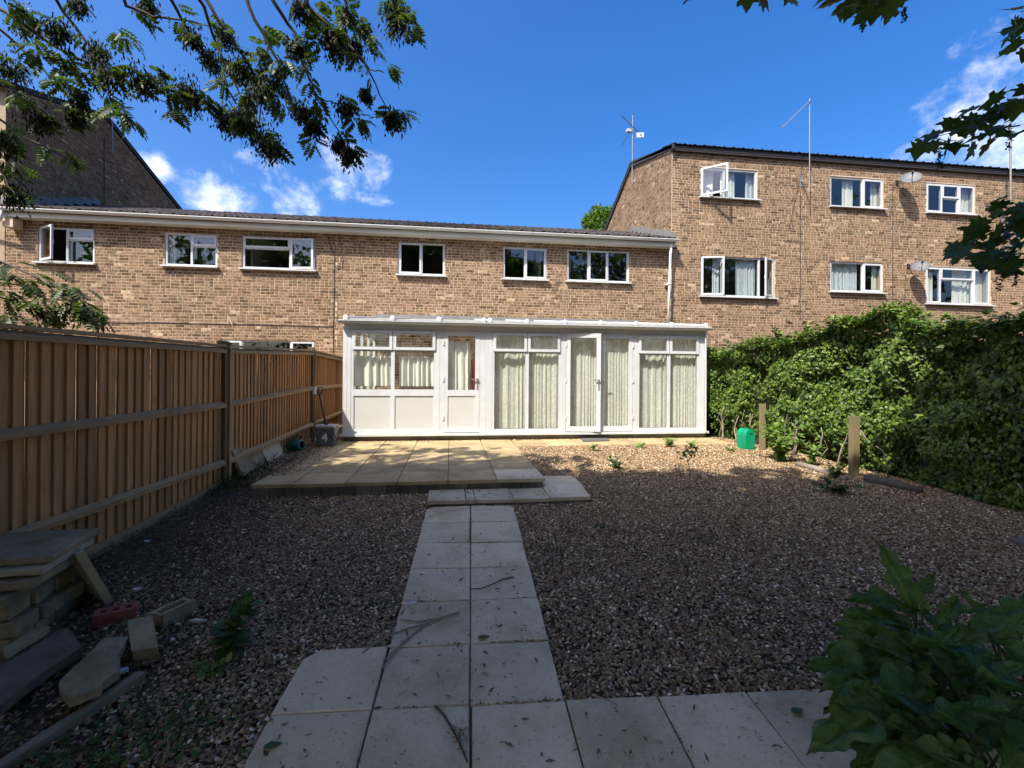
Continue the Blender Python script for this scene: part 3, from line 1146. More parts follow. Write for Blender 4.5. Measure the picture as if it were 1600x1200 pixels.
# ---- the conservatory's house
hc = thing('terraced_house', (1.5, D0, .4), 'two-storey brown brick house with three upstairs windows, standing behind the white conservatory', 'house', 'houses of the terrace')
op = []
W = []
W.append(window(hc, op, (622, 695, 378.5, 431.5), D0, [(0, .5, 0, 1, 'casement'), (.5, 1, 0, 1, 'fixed')], label='two-light upstairs window furthest from the downpipe'))
W.append(window(hc, op, (786, 854.5, 386, 438), D0, [(0, .5, 0, 1, 'fixed'), (.5, 1, 0, 1, 'casement')]))
W.append(window(hc, op, (886, 983, 390, 442), D0, [(0, .345, 0, 1, 'fixed'), (.345, .655, 0, 1, 'casement'), (.655, 1, 0, 1, 'fixed')], label='three-light upstairs window'))
front_wall(hc, XBC, XC1, .3, GZ - .06, D0, op, .5, lambda p: p.z > 3.0, 22)
for s in W:
    make_window(s)
tiled_roof(hc, XBC, XC1 - .01, 12.42, GZ + .02, 19.3, 16.0, 19.6, 5.6, 'tile')
gutter(hc, XBC, XC1 + .05, 12.43, GZ)
MB().box(XBC, XC1 - .01, 12.50, 12.53, GZ - .18, GZ + .02).box(XBC, XC1 - .01, 12.531, D0 - .004, GZ - .175, GZ - .15).build('fascia', 'fascia', hc)
px_ = on_y(1046, 440, 12.56).x
MB().tube([(px_ + .03, 12.50, GZ - .04), (px_ + .015, 12.54, GZ - .4), (px_, 12.56, 4.3), (px_ - .02, 12.60, 2.9)], .036, 10).box(px_ - .05, px_ + .05, 12.515, 12.77, 4.35, 4.39).build('downpipe', 'gutter', hc, True)
MB().tube([on_y(509, 362, cy), on_y(523, 402, cy), on_y(522, 418, cy), on_y(533, 419, cy), on_y(521.5, 421, cy), on_y(522, 470, cy), on_y(520.5, 515, cy), on_y(521, 560, cy)], .0075, 6).build('cable', 'cable', hc)
MB().tube([on_y(530, 372, cy), on_y(536, 405, cy), on_y(534, 419, cy)], .006, 5).build('cable', 'cable', hc)
# lead flashing where the roof meets the taller block
m = MB()
p = math.radians(20.5)
for i in range(9):
    y0 = 12.45 + i * .33
    z0 = GZ + .08 + (y0 - 12.42) * math.tan(p)
    m.box(XC1 - .22, XC1 - .012, y0, y0 + .325, z0 - .02, z0 + .13 + .02 * (i % 2))
m.build('flashing', 'lead', hc)

# ---- three-storey block on the right
hd = thing('brick_block', (12, D0, .4), 'tall three-storey brown brick block with six rear windows beside the conservatory house', 'building', 'three-storey end blocks')
DY = D0 - .02
op = []
W = []
W.append(window(hd, op, (1094.5, 1183.5, 263.5, 311.5), DY, [(0, .42, 0, 1, 'swing_left', 40), (.42, 1, 0, 1, 'fixed')], ((.40, .66, 'curtain', 4), (.86, .99, 'blue_curtain', 2), (.12, .3, 'curtain', 3)), label='top-floor window with its tall light wide open'))
W.append(window(hd, op, (1297.5, 1380.5, 277.5, 326), DY, [(0, .62, 0, 1, 'fixed'), (.62, 1, 0, 1, 'casement')], ((.30, .50, 'curtain', 3), (.86, .98, 'curtain', 2))))
W.append(window(hd, op, (1447.5, 1524, 287.5, 335.5), DY, [(0, .33, 0, 1, 'casement'), (.33, .67, 0, .52, 'fixed'), (.33, .67, .52, 1, 'casement'), (.67, 1, 0, 1, 'casement')], ((.02, .14, 'curtain', 2), (.82, .98, 'curtain', 2))))
W.append(window(hd, op, (1095, 1211, 401, 465.5), DY, [(0, .29, 0, 1, 'swing_left', 12), (.29, .79, 0, 1, 'fixed'), (.79, 1, 0, 1, 'swing_right', 28)], ((.5, .77, 'blue_curtain', 5), (.2, .29, 'blue_curtain', 2)), label='middle-floor window with both its side lights ajar'))
W.append(window(hd, op, (1297.5, 1380, 409.5, 458), DY, [(0, .63, 0, 1, 'fixed'), (.63, 1, 0, 1, 'casement')], ((.02, .60, 'blue_curtain', 9), (.88, .98, 'curtain', 2))))
W.append(window(hd, op, (1446.5, 1548, 418, 477), DY, [(0, .235, 0, 1, 'casement'), (.235, .74, 0, .66, 'fixed'), (.235, .74, .66, 1, 'casement'), (.74, 1, 0, 1, 'casement')], ((.02, .18, 'curtain', 4), (.50, .72, 'curtain', 4), (.76, .98, 'curtain', 4))))
ZD = 8.30
front_wall(hd, XC1 + .008, 22.5, .3, ZD, DY, op, 1.9, lambda p: p.z > 2.9 and p.x < 13, 23)
for s in W:
    make_window(s)


def gable(house, X, sgn, prof, zlo, seed, pick):
    """side wall on plane x = X; prof: [(y, z)...] roof line"""
    ys_ = [q[0] for q in prof]; zs_ = [q[1] for q in prof]
    top = lambda s: float(np.interp(ys_[0] + s, ys_, zs_))
    m = MB()
    poly = [(X + (.0035 if sgn < 0 else -.0035), y, z) for (y, z) in prof] + [(X + (.0035 if sgn < 0 else -.0035), ys_[-1], zlo - .6), (X + (.0035 if sgn < 0 else -.0035), ys_[0], zlo - .6)]
    m.prism(poly if sgn > 0 else poly[::-1], (.25 if sgn < 0 else -.25, 0, 0))
    wall = m.build('gable_wall', 'mortar' if sgn < 0 else 'mortar_shade', house)
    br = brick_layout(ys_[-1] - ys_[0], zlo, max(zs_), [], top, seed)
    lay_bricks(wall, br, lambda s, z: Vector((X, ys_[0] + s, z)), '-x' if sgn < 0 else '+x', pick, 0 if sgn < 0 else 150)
    return wall


ridge_d = 9.20
gable(hd, XC1 - .004, -1, [(D0 - .019, ZD + .0), (15.8, ridge_d), (18.57, 7.74), (20.2, 6.9)], 5.3, 31, lambda p: p.z > 6.5)
# roof of the right block: tiles show only at the eave
tiled_roof(hd, XC1 - .06, 22.4, 12.60, ZD + .08, 16.6, 15.8, 20.3, 6.95, 'tile_dark', rows=2)
MB().box(XC1 - .02, 22.4, 12.66, 12.70, ZD - .06, ZD + .085).build('fascia', 'black_fascia', hd)
MB().box(XC1 + .02, 22.4, 12.701, DY - .003, ZD - .055, ZD - .03).build('soffit', 'black_fascia', hd)
m = MB()
for (a, b) in (((12.6, ZD + .06), (15.8, ridge_d + .02)), ((15.8, ridge_d + .02), (20.2, 6.92))):
    m.prism([(XC1 - .06, a[0], a[1] - .10), (XC1 - .06, b[0], b[1] - .10), (XC1 - .06, b[0], b[1] + .03), (XC1 - .06, a[0], a[1] + .03)], (.055, 0, 0))
m.build('verge_board', 'black_fascia', hd)
cyd = DY - .012
MB().tube([on_y(1251, 300, cyd), on_y(1250.6, 400, cyd), on_y(1250, 500, cyd)], .009, 6).build('cable', 'cable', hd)
MB().tube([on_y(1395, 290, cyd), on_y(1395, 400, cyd), on_y(1395, 500, cyd)], .007, 6).build('cable', 'cable', hd)
MB().tube([on_y(1227, 404, cyd), on_y(1226, 377, cyd), on_y(1257, 379, cyd), on_y(1259, 400, cyd), on_y(1262, 428, cyd)], .006, 5).build('cable', 'cable', hd)
MB().tube([on_y(1415, 430, cyd), on_y(1414, 470, cyd), on_y(1413, 500, cyd)], .006, 5).build('cable', 'cable', hd)
MB().tube([on_y(1229, 497, cyd), on_y(1229, 503, cyd), on_y(1238, 504, cyd)], .012, 5).build('cable', 'cable', hd)

# ---- three-storey block on the left: its shaded gable rises above the low roof
ha = thing('brick_block', (-12, D0, .4), 'tall brick block whose shaded gable end rises above the low tiled roof', 'building', 'three-storey end blocks')


def on_x(u, v, X):
    d = ray(u, v)
    return EYE + d * (X / d.x)


XA = XB0 - .02
g1, g2, g3 = on_x(20, 152, XA), on_x(165, 187, XA), on_x(278, 327, XA)
sl = (g2.z - g1.z) / (g2.y - g1.y)
zf = g2.z - (g2.y - D0) * .30
rs = (g3.z - g2.z) / (g3.y - g2.y)
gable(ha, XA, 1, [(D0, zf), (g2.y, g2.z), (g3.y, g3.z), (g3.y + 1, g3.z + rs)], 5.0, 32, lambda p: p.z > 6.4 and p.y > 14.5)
front_wall(ha, XA - 3, XA - .001, .3, 4.35, D0, [], .5, lambda p: False, 33)
MB().box(XA - 6, XA - .26, D0 + .0, D0 + .24, 4.352, zf).build('upper_wall', 'mortar', ha)
m = MB()
m.prism([(XA + .06, 12.55, zf - .05), (XA + .06, g2.y, g2.z + .02), (XA + .06, g3.y + 1, g3.z + rs + .02), (XA + .06, g3.y + 1, g3.z + rs + .16), (XA + .06, g2.y, g2.z + .17), (XA + .06, 12.55, zf + .08)], (-6, 0, 0))
m.build('roof', 'tile_dark', ha)
m = MB()
for i in range(9):
    y0 = 12.6 + i * .33
    z0 = GZ + .1 + (y0 - 12.42) * math.tan(math.radians(20.5))
    m.box(XA + .012, XA + .2, y0, y0 + .325, z0 - .02, z0 + .15 + .02 * (i % 2))
m.build('flashing', 'lead', ha)
MB().tube([on_x(163, 215, XA + .015), on_x(163, 320, XA + .015)], .01, 6).build('cable', 'cable', ha)
#@@CONS
# ================================================================== CONSERVATORY
cons = thing('conservatory', (1.7, DC, PZ), 'long white plastic-framed lean-to conservatory with net curtains against the brick house', 'conservatory')
CX = lambda u: on_y(u, 600, DC).x
CZ = lambda v, u=610: on_y(u, v, DC).z
CXL, CXR = CX(535.5), CX(1102.5)
ZS0, ZS1 = CZ(681), CZ(677.3)
ZH = CZ(508.5)                    # underside of gutter
ZT = CZ(514.5)                    # underside of header
# posts, header, base: one welded frame
m = MB()
for (a, b) in ((535.5, 548), (682, 693), (749, 768.5), (876.5, 884), (989, 995.5), (1092.5, 1102.5)):
    m.box(CX(a), CX(b), DC + .0, DC + .07, ZS1, ZT)
m.box(CX(682) + .045, CX(682) + .055, DC - .004, DC, ZS1, ZT).box(CX(758), CX(758) + .01, DC - .004, DC, ZS1, ZT).box(CX(541), CX(541) + .008, DC - .004, DC, ZS1, ZT)
m.box(CXL, CXR, DC - .003, DC + .075, ZT, ZH + .05)
m.box(CXL - .04, CXR + .04, DC - .075, DC + .09, ZS0, ZS1 - .002)
m.build('frame', 'upvc', cons)
MB().box(CXL + .03, CXR - .03, DC + .012, DC + .12, PZ - .1, ZS0 - .001).build('plinth', 'block', cons)


def bay(u0, um, u1, solid, label=None):
    """two lights side by side, each with a top vent; solid bays have a white panel below"""
    g = MB()
    x0, xm, x1 = CX(u0), CX(um), CX(u1)
    zt, zb = ZT, ZS1
    um_ = (u0 + u1) / 2
    fw = .05
    ztr = CZ(547)                   # transom
    zr0, zr1 = CZ(618.5), CZ(608.5)
    y0, y1 = DC + .006, DC + .066
    g.box(x0, x0 + fw, y0, y1, zb, zt).box(x1 - fw, x1, y0, y1, zb, zt)
    g.box(x0 + fw, x1 - fw, y0, y1, zt - fw, zt).box(x0 + fw, x1 - fw, y0, y1, zb, zb + fw + .02)
    g.box(xm - .035, xm + .035, y0, y1, zb + fw + .02, zt - fw)
    for a, b in ((x0 + fw, xm - .035), (xm + .035, x1 - fw)):
        g.box(a, b, y0, y1, ztr - .02, ztr + .025)
        if solid:
            g.box(a, b, y0, y1, zr0, zr1)
    win = g.build('window', 'upvc', cons)
    if label:
        win['label'] = label
    sl_ = MB()
    for a, b in ((x0 + fw, xm - .035), (xm + .035, x1 - fw)):
        bars(sl_, a, b, zr1 if solid else zb + fw + .02, ztr - .02, .007, DC + .022, DC + .03)
        bars(sl_, a + .028, b - .028, ztr + .058, zt - .078, .006, DC - .020, DC - .013)
    sl_.build('seal', 'seal', win)
    for a, b in ((x0 + fw, xm - .035), (xm + .035, x1 - fw)):
        lo = zr1 if solid else zb + fw + .02
        MB().box(a - .01, b + .01, DC + .03, DC + .04, lo - .01, ztr - .01).build('pane', 'glass_clear', win)
        if solid:
            MB().box(a - .005, b + .005, DC + .024, DC + .05, zb + fw + .015, zr0 + .005).build('panel', 'panel', win)
            q = MB()
            bars(q, a - .002, b + .002, zb + fw + .018, zr0 + .002, .014, DC + .012, DC + .024)
            q.build('bead', 'upvc', win)
        v = MB()                    # top-hung vent, proud of the frame
        bars(v, a - .025, b + .025, ztr + .005, zt - .025, .055, DC - .022, DC + .005)
        v.build('vent', 'upvc', win)
        MB().box(a + .02, b - .02, DC - .012, DC - .004, ztr + .05, zt - .07).build('pane', 'glass_clear', win)
    return win


def glazed_door(u0, u1, panel, ang=0, hinge='l', handle=1, label=None):
    x0, x1 = CX(u0), CX(u1)
    W_ = x1 - x0
    zb, zt = ZS1 + .012, ZT - .012
    an = math.radians(ang)
    if hinge == 'l':
        h = Vector((x0, DC - .005, zb)); e = Vector((math.cos(an), -math.sin(an), 0))
    else:
        h = Vector((x1, DC - .005, zb)); e = Vector((-math.cos(an), -math.sin(an), 0))
    n = Vector((0, 0, 1)).cross(e)
    if n.y < 0:
        n = -n
    n *= .05
    z = Vector((0, 0, 1))
    H = zt - zb
    st = .085
    m = MB()
    m.obox(h, e * st, n, z * H).obox(h + e * (W_ - st), e * st, n, z * H)
    m.obox(h + e * st, e * (W_ - 2 * st), n, z * .10).obox(h + e * st + z * (H - .09), e * (W_ - 2 * st), n, z * .09)
    lo = .10
    if panel:
        zr0, zr1 = CZ(618.5) - zb, CZ(609) - zb
        m.obox(h + e * st + z * zr0, e * (W_ - 2 * st), n, z * (zr1 - zr0))
        lo = zr1
    d = m.build('door', 'upvc', cons)
    if label:
        d['label'] = label
    MB().obox(h + e * (st - .01) + n * .4 + z * (lo - .01), e * (W_ - 2 * st + .02), n * .2, z * (H - .09 - lo + .02)).build('pane', 'glass_clear', d)
    if panel:
        MB().obox(h + e * (st - .01) + n * .3 + z * .09, e * (W_ - 2 * st + .02), n * .5, z * (zr0 - .08)).build('panel', 'panel', d)
    if handle:
        hx = W_ - .04
        hz = CZ(596, 700) - zb
        k = MB()
        b0 = h + e * (hx - .016) - n * .16 + z * (hz - .16)
        k.obox(b0, e * .032, n * .16, z * .23)
        k.obox(b0 + e * .004 + z * .19 - n * .5, e * .024, n * .5, z * .024)
        k.obox(b0 - e * (.10) + z * .19 - n * .7, e * .13, n * .3, z * .022)
        k.build('handle', 'chrome', d)
    for q in (.12, .5, .86):
        MB().obox(h - e * .018 - n * .3 + z * (H * q), e * .03, n * .5, z * .08).build('hinge', 'upvc', d)
    return d


bay(548, 613.5, 682, True, 'two-light window over white lower panels')
glazed_door(693, 749, True, label='half-glazed single door')
bay(768.5, 823.5, 876.5, False)
glazed_door(884.5, 936.5, False, 9, 'l', label='left leaf of the french doors, standing slightly open')
glazed_door(937.5, 988.5, False, 0, 'r', label='closed leaf of the french doors')
bay(995.5, 1045, 1092.5, False)
# side walls
for X in (CXL, CXR):
    g = MB()
    s = 1 if X == CXL else -1
    xa, xb = (X + .001, X + .06) if s > 0 else (X - .06, X - .001)
    ys_ = np.linspace(DC + .08, D0 - .02, 5)
    for yy in ys_:
        g.box(xa, xb, yy - .03, yy + .03, ZS1, ZH - .021)
    g.box(xa, xb, DC + .08, D0 - .02, ZS0, ZS1).box(xa + .004, xb - .004, DC + .08, D0 - .02, 1.25, 1.33).prism([(xa + .002, DC + .08, ZH - .02), (xa + .002, D0 - .02, ZH - .02), (xa + .002, D0 - .02, ZH + .09 + (D0 - DC) * .121), (xa + .002, DC + .08, ZH + .095)], (xb - xa - .004, 0, 0))
    sw = g.build('side_wall', 'upvc', cons)
    for a, b in zip(ys_, ys_[1:]):
        MB().box(xa + .02, xb - .02, a + .03, b - .03, ZS1, 1.25).build('panel', 'panel', sw)
        MB().box(xa + .025, xb - .03, a + .03, b - .03, 1.33, ZH - .02).build('pane', 'glass_clear', sw)
    MB().box(xa, xb, DC + .02, D0 - .02, PZ - .1, ZS0 - .001).build('plinth', 'block', sw)
# roof
RS = math.tan(math.radians(6.9))
zr = ZH + .10
bar_x = [CX(u) for u in (541, 613.5, 685.5, 755, 764.5, 821.5, 880.5, 936, 990.5, 1045.5, 1099)]
for a, b in zip(bar_x, bar_x[1:]):
    MB().obox((a + .012, DC - .06, zr), (b - a - .024, 0, 0), (0, D0 - DC + .04, (D0 - DC + .04) * RS), (0, 0, .018)).build('roof_panel', 'polycarb', cons)
for x in bar_x:
    m = MB()
    m.tube([(x, DC - .09, zr + .026), (x, D0 - .03, zr + .026 + (D0 - DC + .06) * RS)], .028, 8)
    gb = m.build('glazing_bar', 'upvc', cons)
    MB().lathe((x, DC - .115, zr + .03), (0, 1, 0), [(0, .004), (.004, .04), (.016, .052), (.04, .05), (.055, .035)], 12).build('end_cap', 'upvc', gb)
MB().box(CXL, CXR, DC - .052, DC - .005, ZH + .02, zr + .004).build('eaves_beam', 'upvc', cons)
gutter(cons, CXL - .06, CXR + .04, DC - .115, ZH + .072, 'upvc', 1.9, .055)
MB().box(CXL + .02, CXR - .02, D0 - .06, D0 - .005, zr + (D0 - DC) * RS, zr + (D0 - DC) * RS + .12).build('wall_flashing', 'lead', cons)
MB().box(CXL + .07, CXR - .07, DC + .125, D0 - .01, PZ - .05, ZS0 - .02).build('floor', 'cons_floor', cons)
MB().tube([(CXR - .03, DC - .09, ZH), (CXR - .03, DC - .05, ZH - .12), (CXR - .03, DC - .05, ZS0 + .08), (CXR - .03, DC - .1, ZS0 + .03)], .02, 8).build('downpipe', 'upvc', cons, True)
# curtains behind the panes
zc = ZT - .1
k = 0
for (ua, ub, z0, z1, mat, folds, amp) in ((552, 612, CZ(606), CZ(556), 'curtain', 5, .05), (622, 682, CZ(606), CZ(556), 'curtain', 6, .05), (700, 735, CZ(612), CZ(532), 'curtain', 6, .03), (736, 744, CZ(612), CZ(560), 'red_curtain', 2, .02),
                                          (768, 824, ZS1, zc, 'net', 9, .019), (824, 877, ZS1, zc, 'net', 11, .017), (888, 932, ZS1, zc, 'net', 9, .018), (941, 986, ZS1, zc, 'net', 9, .018),
                                          (996, 1046, ZS1, zc, 'net', 10, .018), (1046, 1093, ZS1, zc, 'net', 10, .018), (548, 682, CZ(608), CZ(520), 'net', 16, .02)):
    k += 1
    if k == 11:
        continue
    xa, xb = CX(ua), CX(ub)
    if mat == 'net':
        xa, xb = xa - .07, xb + .10
    hung(xa, xb, z0 + .03, z1, DC + .125 + .03 * (k % 2), folds, amp, seed=40 + k).build('curtain', mat, cons, True)
MB().tube([(CXL + .1, DC + .14, zc + .01), (CXR - .1, DC + .14, zc + .01)], .01, 6).build('curtain_rail', 'upvc', cons)


def chair(x, y, rz, label):
    t = thing('dining_chair', (x, y, ZS0 - .02), label, 'chair', 'wooden chairs in the conservatory')
    R = Matrix.Rotation(rz, 3, 'Z')
    z0 = ZS0 - .02
    P = lambda a, b, c: Vector((x, y, z0)) + R @ Vector((a, b, c))
    MB().obox(P(-.2, -.2, .43), R @ Vector((.4, 0, 0)), R @ Vector((0, .4, 0)), (0, 0, .035)).build('seat', 'chair', t)
    for a in (-.17, .17):
        MB().tube([P(a, -.17, .43), P(a * 1.08, -.19, 0)], [.02, .015], 8).build('leg', 'chair', t)
        MB().tube([P(a * 1.08, .22, 0), P(a, .18, .44), P(a, .24, .93)], [.016, .02, .016], 8).build('leg', 'chair', t)
    MB().tube([P(-.17, .24, .93), P(-.09, .25, .985), P(0, .255, 1.0), P(.09, .25, .985), P(.17, .24, .93)], .02, 8).build('top_rail', 'chair', t)
    MB().tube([P(-.17, .205, .62), P(.17, .205, .62)], .014, 8).build('back_rail', 'chair', t)
    for a in (-.1, -.035, .035, .1):
        MB().tube([P(a, .205, .62), P(a, .25, .97)], .009, 6).build('spindle', 'chair', t)


chair(CX(906) + .12, DC + .85, math.pi, 'wooden dining chair seen through the open french door leaf')
chair(CX(962) + .2, DC + .9, math.pi, 'wooden dining chair behind the closed french door leaf')
chair(CX(1003) + .2, DC + .8, math.pi * .85, 'round-backed wooden chair behind the pane beside the french doors')
dm = MB()
q = [on_z(907, 685, PZ + .006), on_z(948, 684, PZ + .006), on_z(953, 689, PZ + .006), on_z(911, 690, PZ + .006)]
dm.prism([tuple(p) for p in q], (0, 0, .012))
tag(dm.build('doormat', 'mat_grey'), 'small dark doormat lying below the french doors', 'mat')

# ================================================================== FENCE
FP = [Vector((-3.33, .35)), Vector((-3.10, 3.33)), Vector((-2.865, 6.32)), Vector((-2.69, 9.45)), Vector((-2.75, 12.7))]
FTOP = [2.08, 2.08, 2.11, 2.21, 2.16]
FMID = [1.29, 1.29, 1.325, 1.44, 1.42]
FLOW = [.575, .575, .60, .745, .78]


def fence_bay(i, label):
    A, B = FP[i], FP[i + 1]
    L = (B - A).length
    d = (B - A) / L
    n = Vector((d.y, -d.x))                     # garden side
    t = thing('timber_fence', ((A.x + B.x) / 2, (A.y + B.y) / 2, gz(0, (A.y + B.y) / 2)), label, 'fence', 'bays of the timber fence')
    pos = lambda s, off, z: Vector((A.x + d.x * s + n.x * off, A.y + d.y * s + n.y * off, z))
    top = lambda s: FTOP[i] + (FTOP[i + 1] - FTOP[i]) * s / L
    rng = random.Random(60 + i)
    s = .06
    while s < L - .08:
        wd = rng.uniform(.098, .112)
        z0 = gz(0, pos(s, 0, 0).y) + .03 + rng.uniform(-.01, .015)
        z1 = top(s) - .03 + rng.uniform(-.008, .004)
        if s + wd > L - .03:
            wd = L - .03 - s
        tk = rng.uniform(.019, .025)
        lean = rng.uniform(-.004, .004)
        m = MB()
        poly0 = [pos(s, 0, z0), pos(s, tk, z0), pos(s + wd - .004, .004, z0), pos(s + wd, 0, z0)]
        poly1 = [pos(s + lean, 0, z1), pos(s + lean, tk, z1), pos(s + wd - .004 + lean, .004, z1), pos(s + wd + lean, 0, z1)]
        b = len(m.v)
        m.v += [tuple(p) for p in poly0 + poly1]
        m.f += [(0, 1, 2, 3), (7, 6, 5, 4), (0, 4, 5, 1), (1, 5, 6, 2), (2, 6, 7, 3), (3, 7, 4, 0)]
        m.build('board', 'board', t)
        s += wd
    for Z, hh, name in ((FLOW, .075, 'arris_rail'), (FMID, .075, 'arris_rail'), ([z - .10 for z in FTOP], .07, 'arris_rail')):
        za, zb = Z[i], Z[i + 1]
        a, b = pos(.04, .026, za), pos(L - .05, .026, zb)
        o3 = Vector((n.x, n.y, 0))
        m = MB()
        v = []
        for p in (a, b):
            v += [p, p + o3 * .045 + Vector((0, 0, -.0)), p + o3 * .05 + Vector((0, 0, hh * .55)), p + Vector((0, 0, hh))]
        m.v = [tuple(p) for p in v]
        m.f = [(3, 2, 1, 0), (4, 5, 6, 7), (0, 1, 5, 4), (1, 2, 6, 5), (2, 3, 7, 6), (3, 0, 4, 7)]
        m.build(name, 'rail', t)
    a, b = pos(.03, -.02, FTOP[i] - .022), pos(L - .03, -.02, FTOP[i + 1] - .022)
    MB().obox(a, b - a, Vector((n.x, n.y, 0)) * .085, (0, 0, .03)).build('capping', 'rail', t)
    MB().obox(pos(.045, .021, gz(0, A.y)), Vector((d.x, d.y, 0)) * .045, Vector((n.x, n.y, 0)) * .045, (0, 0, FTOP[i] - gz(0, A.y) - .03)).build('batten', 'rail', t)
    if i < 3:
        a, b = pos(.05, .005, gz(0, A.y) - .05), pos(L - .06, .005, gz(0, B.y) - .05)
        MB().obox(a, b - a, Vector((n.x, n.y, 0)) * .028, (0, 0, .14)).build('gravel_board', 'rail', t)
    return t


fence_bay(0, 'bay of the timber fence nearest the camera, before the slab pile')
fence_bay(1, 'weathered brown feather-edge fence bay behind the pile of slabs')
fence_bay(2, 'brown feather-edge fence bay beside the patio with two leaning slabs')
fence_bay(3, 'bright orange-brown fence bay running along the end of the conservatory')
for i, lab in ((1, 'fence post near the pile of slabs'), (2, 'dark square fence post at the front of the patio'), (3, 'dark fence post behind the grey bucket')):
    p = FP[i]
    z0 = gz(p.x, p.y) - .2
    top = FTOP[i] + .05
    m = MB().box(p.x - .05, p.x + .05, p.y - .05, p.y + .05, z0, top - .02)
    m.prism([(p.x - .055, p.y - .055, top - .02), (p.x + .055, p.y - .055, top - .02), (p.x + .055, p.y + .055, top - .02), (p.x - .055, p.y + .055, top - .02)], (0, 0, .025))
    tag(m.build('fence_post', 'post'), lab, 'post', 'posts of the timber fence')
p = FP[3]
tag(MB().box(p.x + .052, p.x + .10, p.y - .07, p.y - .0, 1.36, 1.50).build('junction_box', 'white_print'), 'small white box fixed to the fence post behind the bucket', 'junction box')
#@@VEG
# ================================================================== GRAVEL AND LITTER
def project(P):
    Q = np.asarray(P, float) - np.array(EYE)
    f = Q @ np.array(FW)
    f = np.where(f < .05, .05, f)
    return 800 + FPX * (Q @ np.array(RR)) / f, 585 - FPX * (Q @ np.array(UU)) / f, f


def gz_np(y):
    a = -.067 + .062 * np.maximum(y, -4)
    h = np.clip(.5 + .5 * (.435 - a) / .07, 0, 1)
    return .435 + (a - .435) * h - .07 * h * (1 - h)


def fence_x(y):
    return np.interp(y, [p.y for p in FP], [p.x for p in FP])


HB = [(5.62, 12.6), (5.60, 9.9), (5.62, 8.9), (5.95, 7.4), (6.2, 6.2), (6.3, 5.2), (6.5, 4.3), (6.75, 2.5), (6.9, 1.0)]


def hedge_x(y):
    q = HB[::-1]
    return np.interp(y, [p[1] for p in q], [p[0] for p in q])


def off_paving(x, y, grow=0.0):
    dx, dy = x - PATH_O.x, y - PATH_O.y
    i = (dx * PB.x + dy * PB.y) / SL
    j = -(dx * PA.x + dy * PA.y) / SL
    g = grow
    on = ((np.abs(i) < 1 - g) & (j > 0) & (j < 6.2)) | ((i > -2 + g) & (i < 1) & (j > 5 + g + np.maximum(0, (-1.82 - i))) & (j < 9)) | ((i > 0) & (i < 5) & (j > 6 + g) & (j < 9))
    on |= (x > -2.31 + g) & (x < 1.19 - g) & (y > 5.79 + g)
    on |= (x > 1.1) & (x < 5.44 - g) & (y > 8.46 + g)
    on |= (x > -.26) & (x < 1.68) & (y > 5.315) & (y < 5.9)
    on |= (x > 1.1) & (x < 1.71) & (y > 5.8) & (y < 6.47)
    return ~on


def scatter(n, x0, x1, y0, y1):
    x = RNG.uniform(x0, x1, n); y = RNG.uniform(y0, y1, n)
    u, v, f = project(np.stack([x, y, gz_np(y)], 1))
    k = (u > -60) & (u < 1660) & (v < 1260) & (x > fence_x(y) + .03) & (x < hedge_x(y) + .25)
    return x[k], y[k]


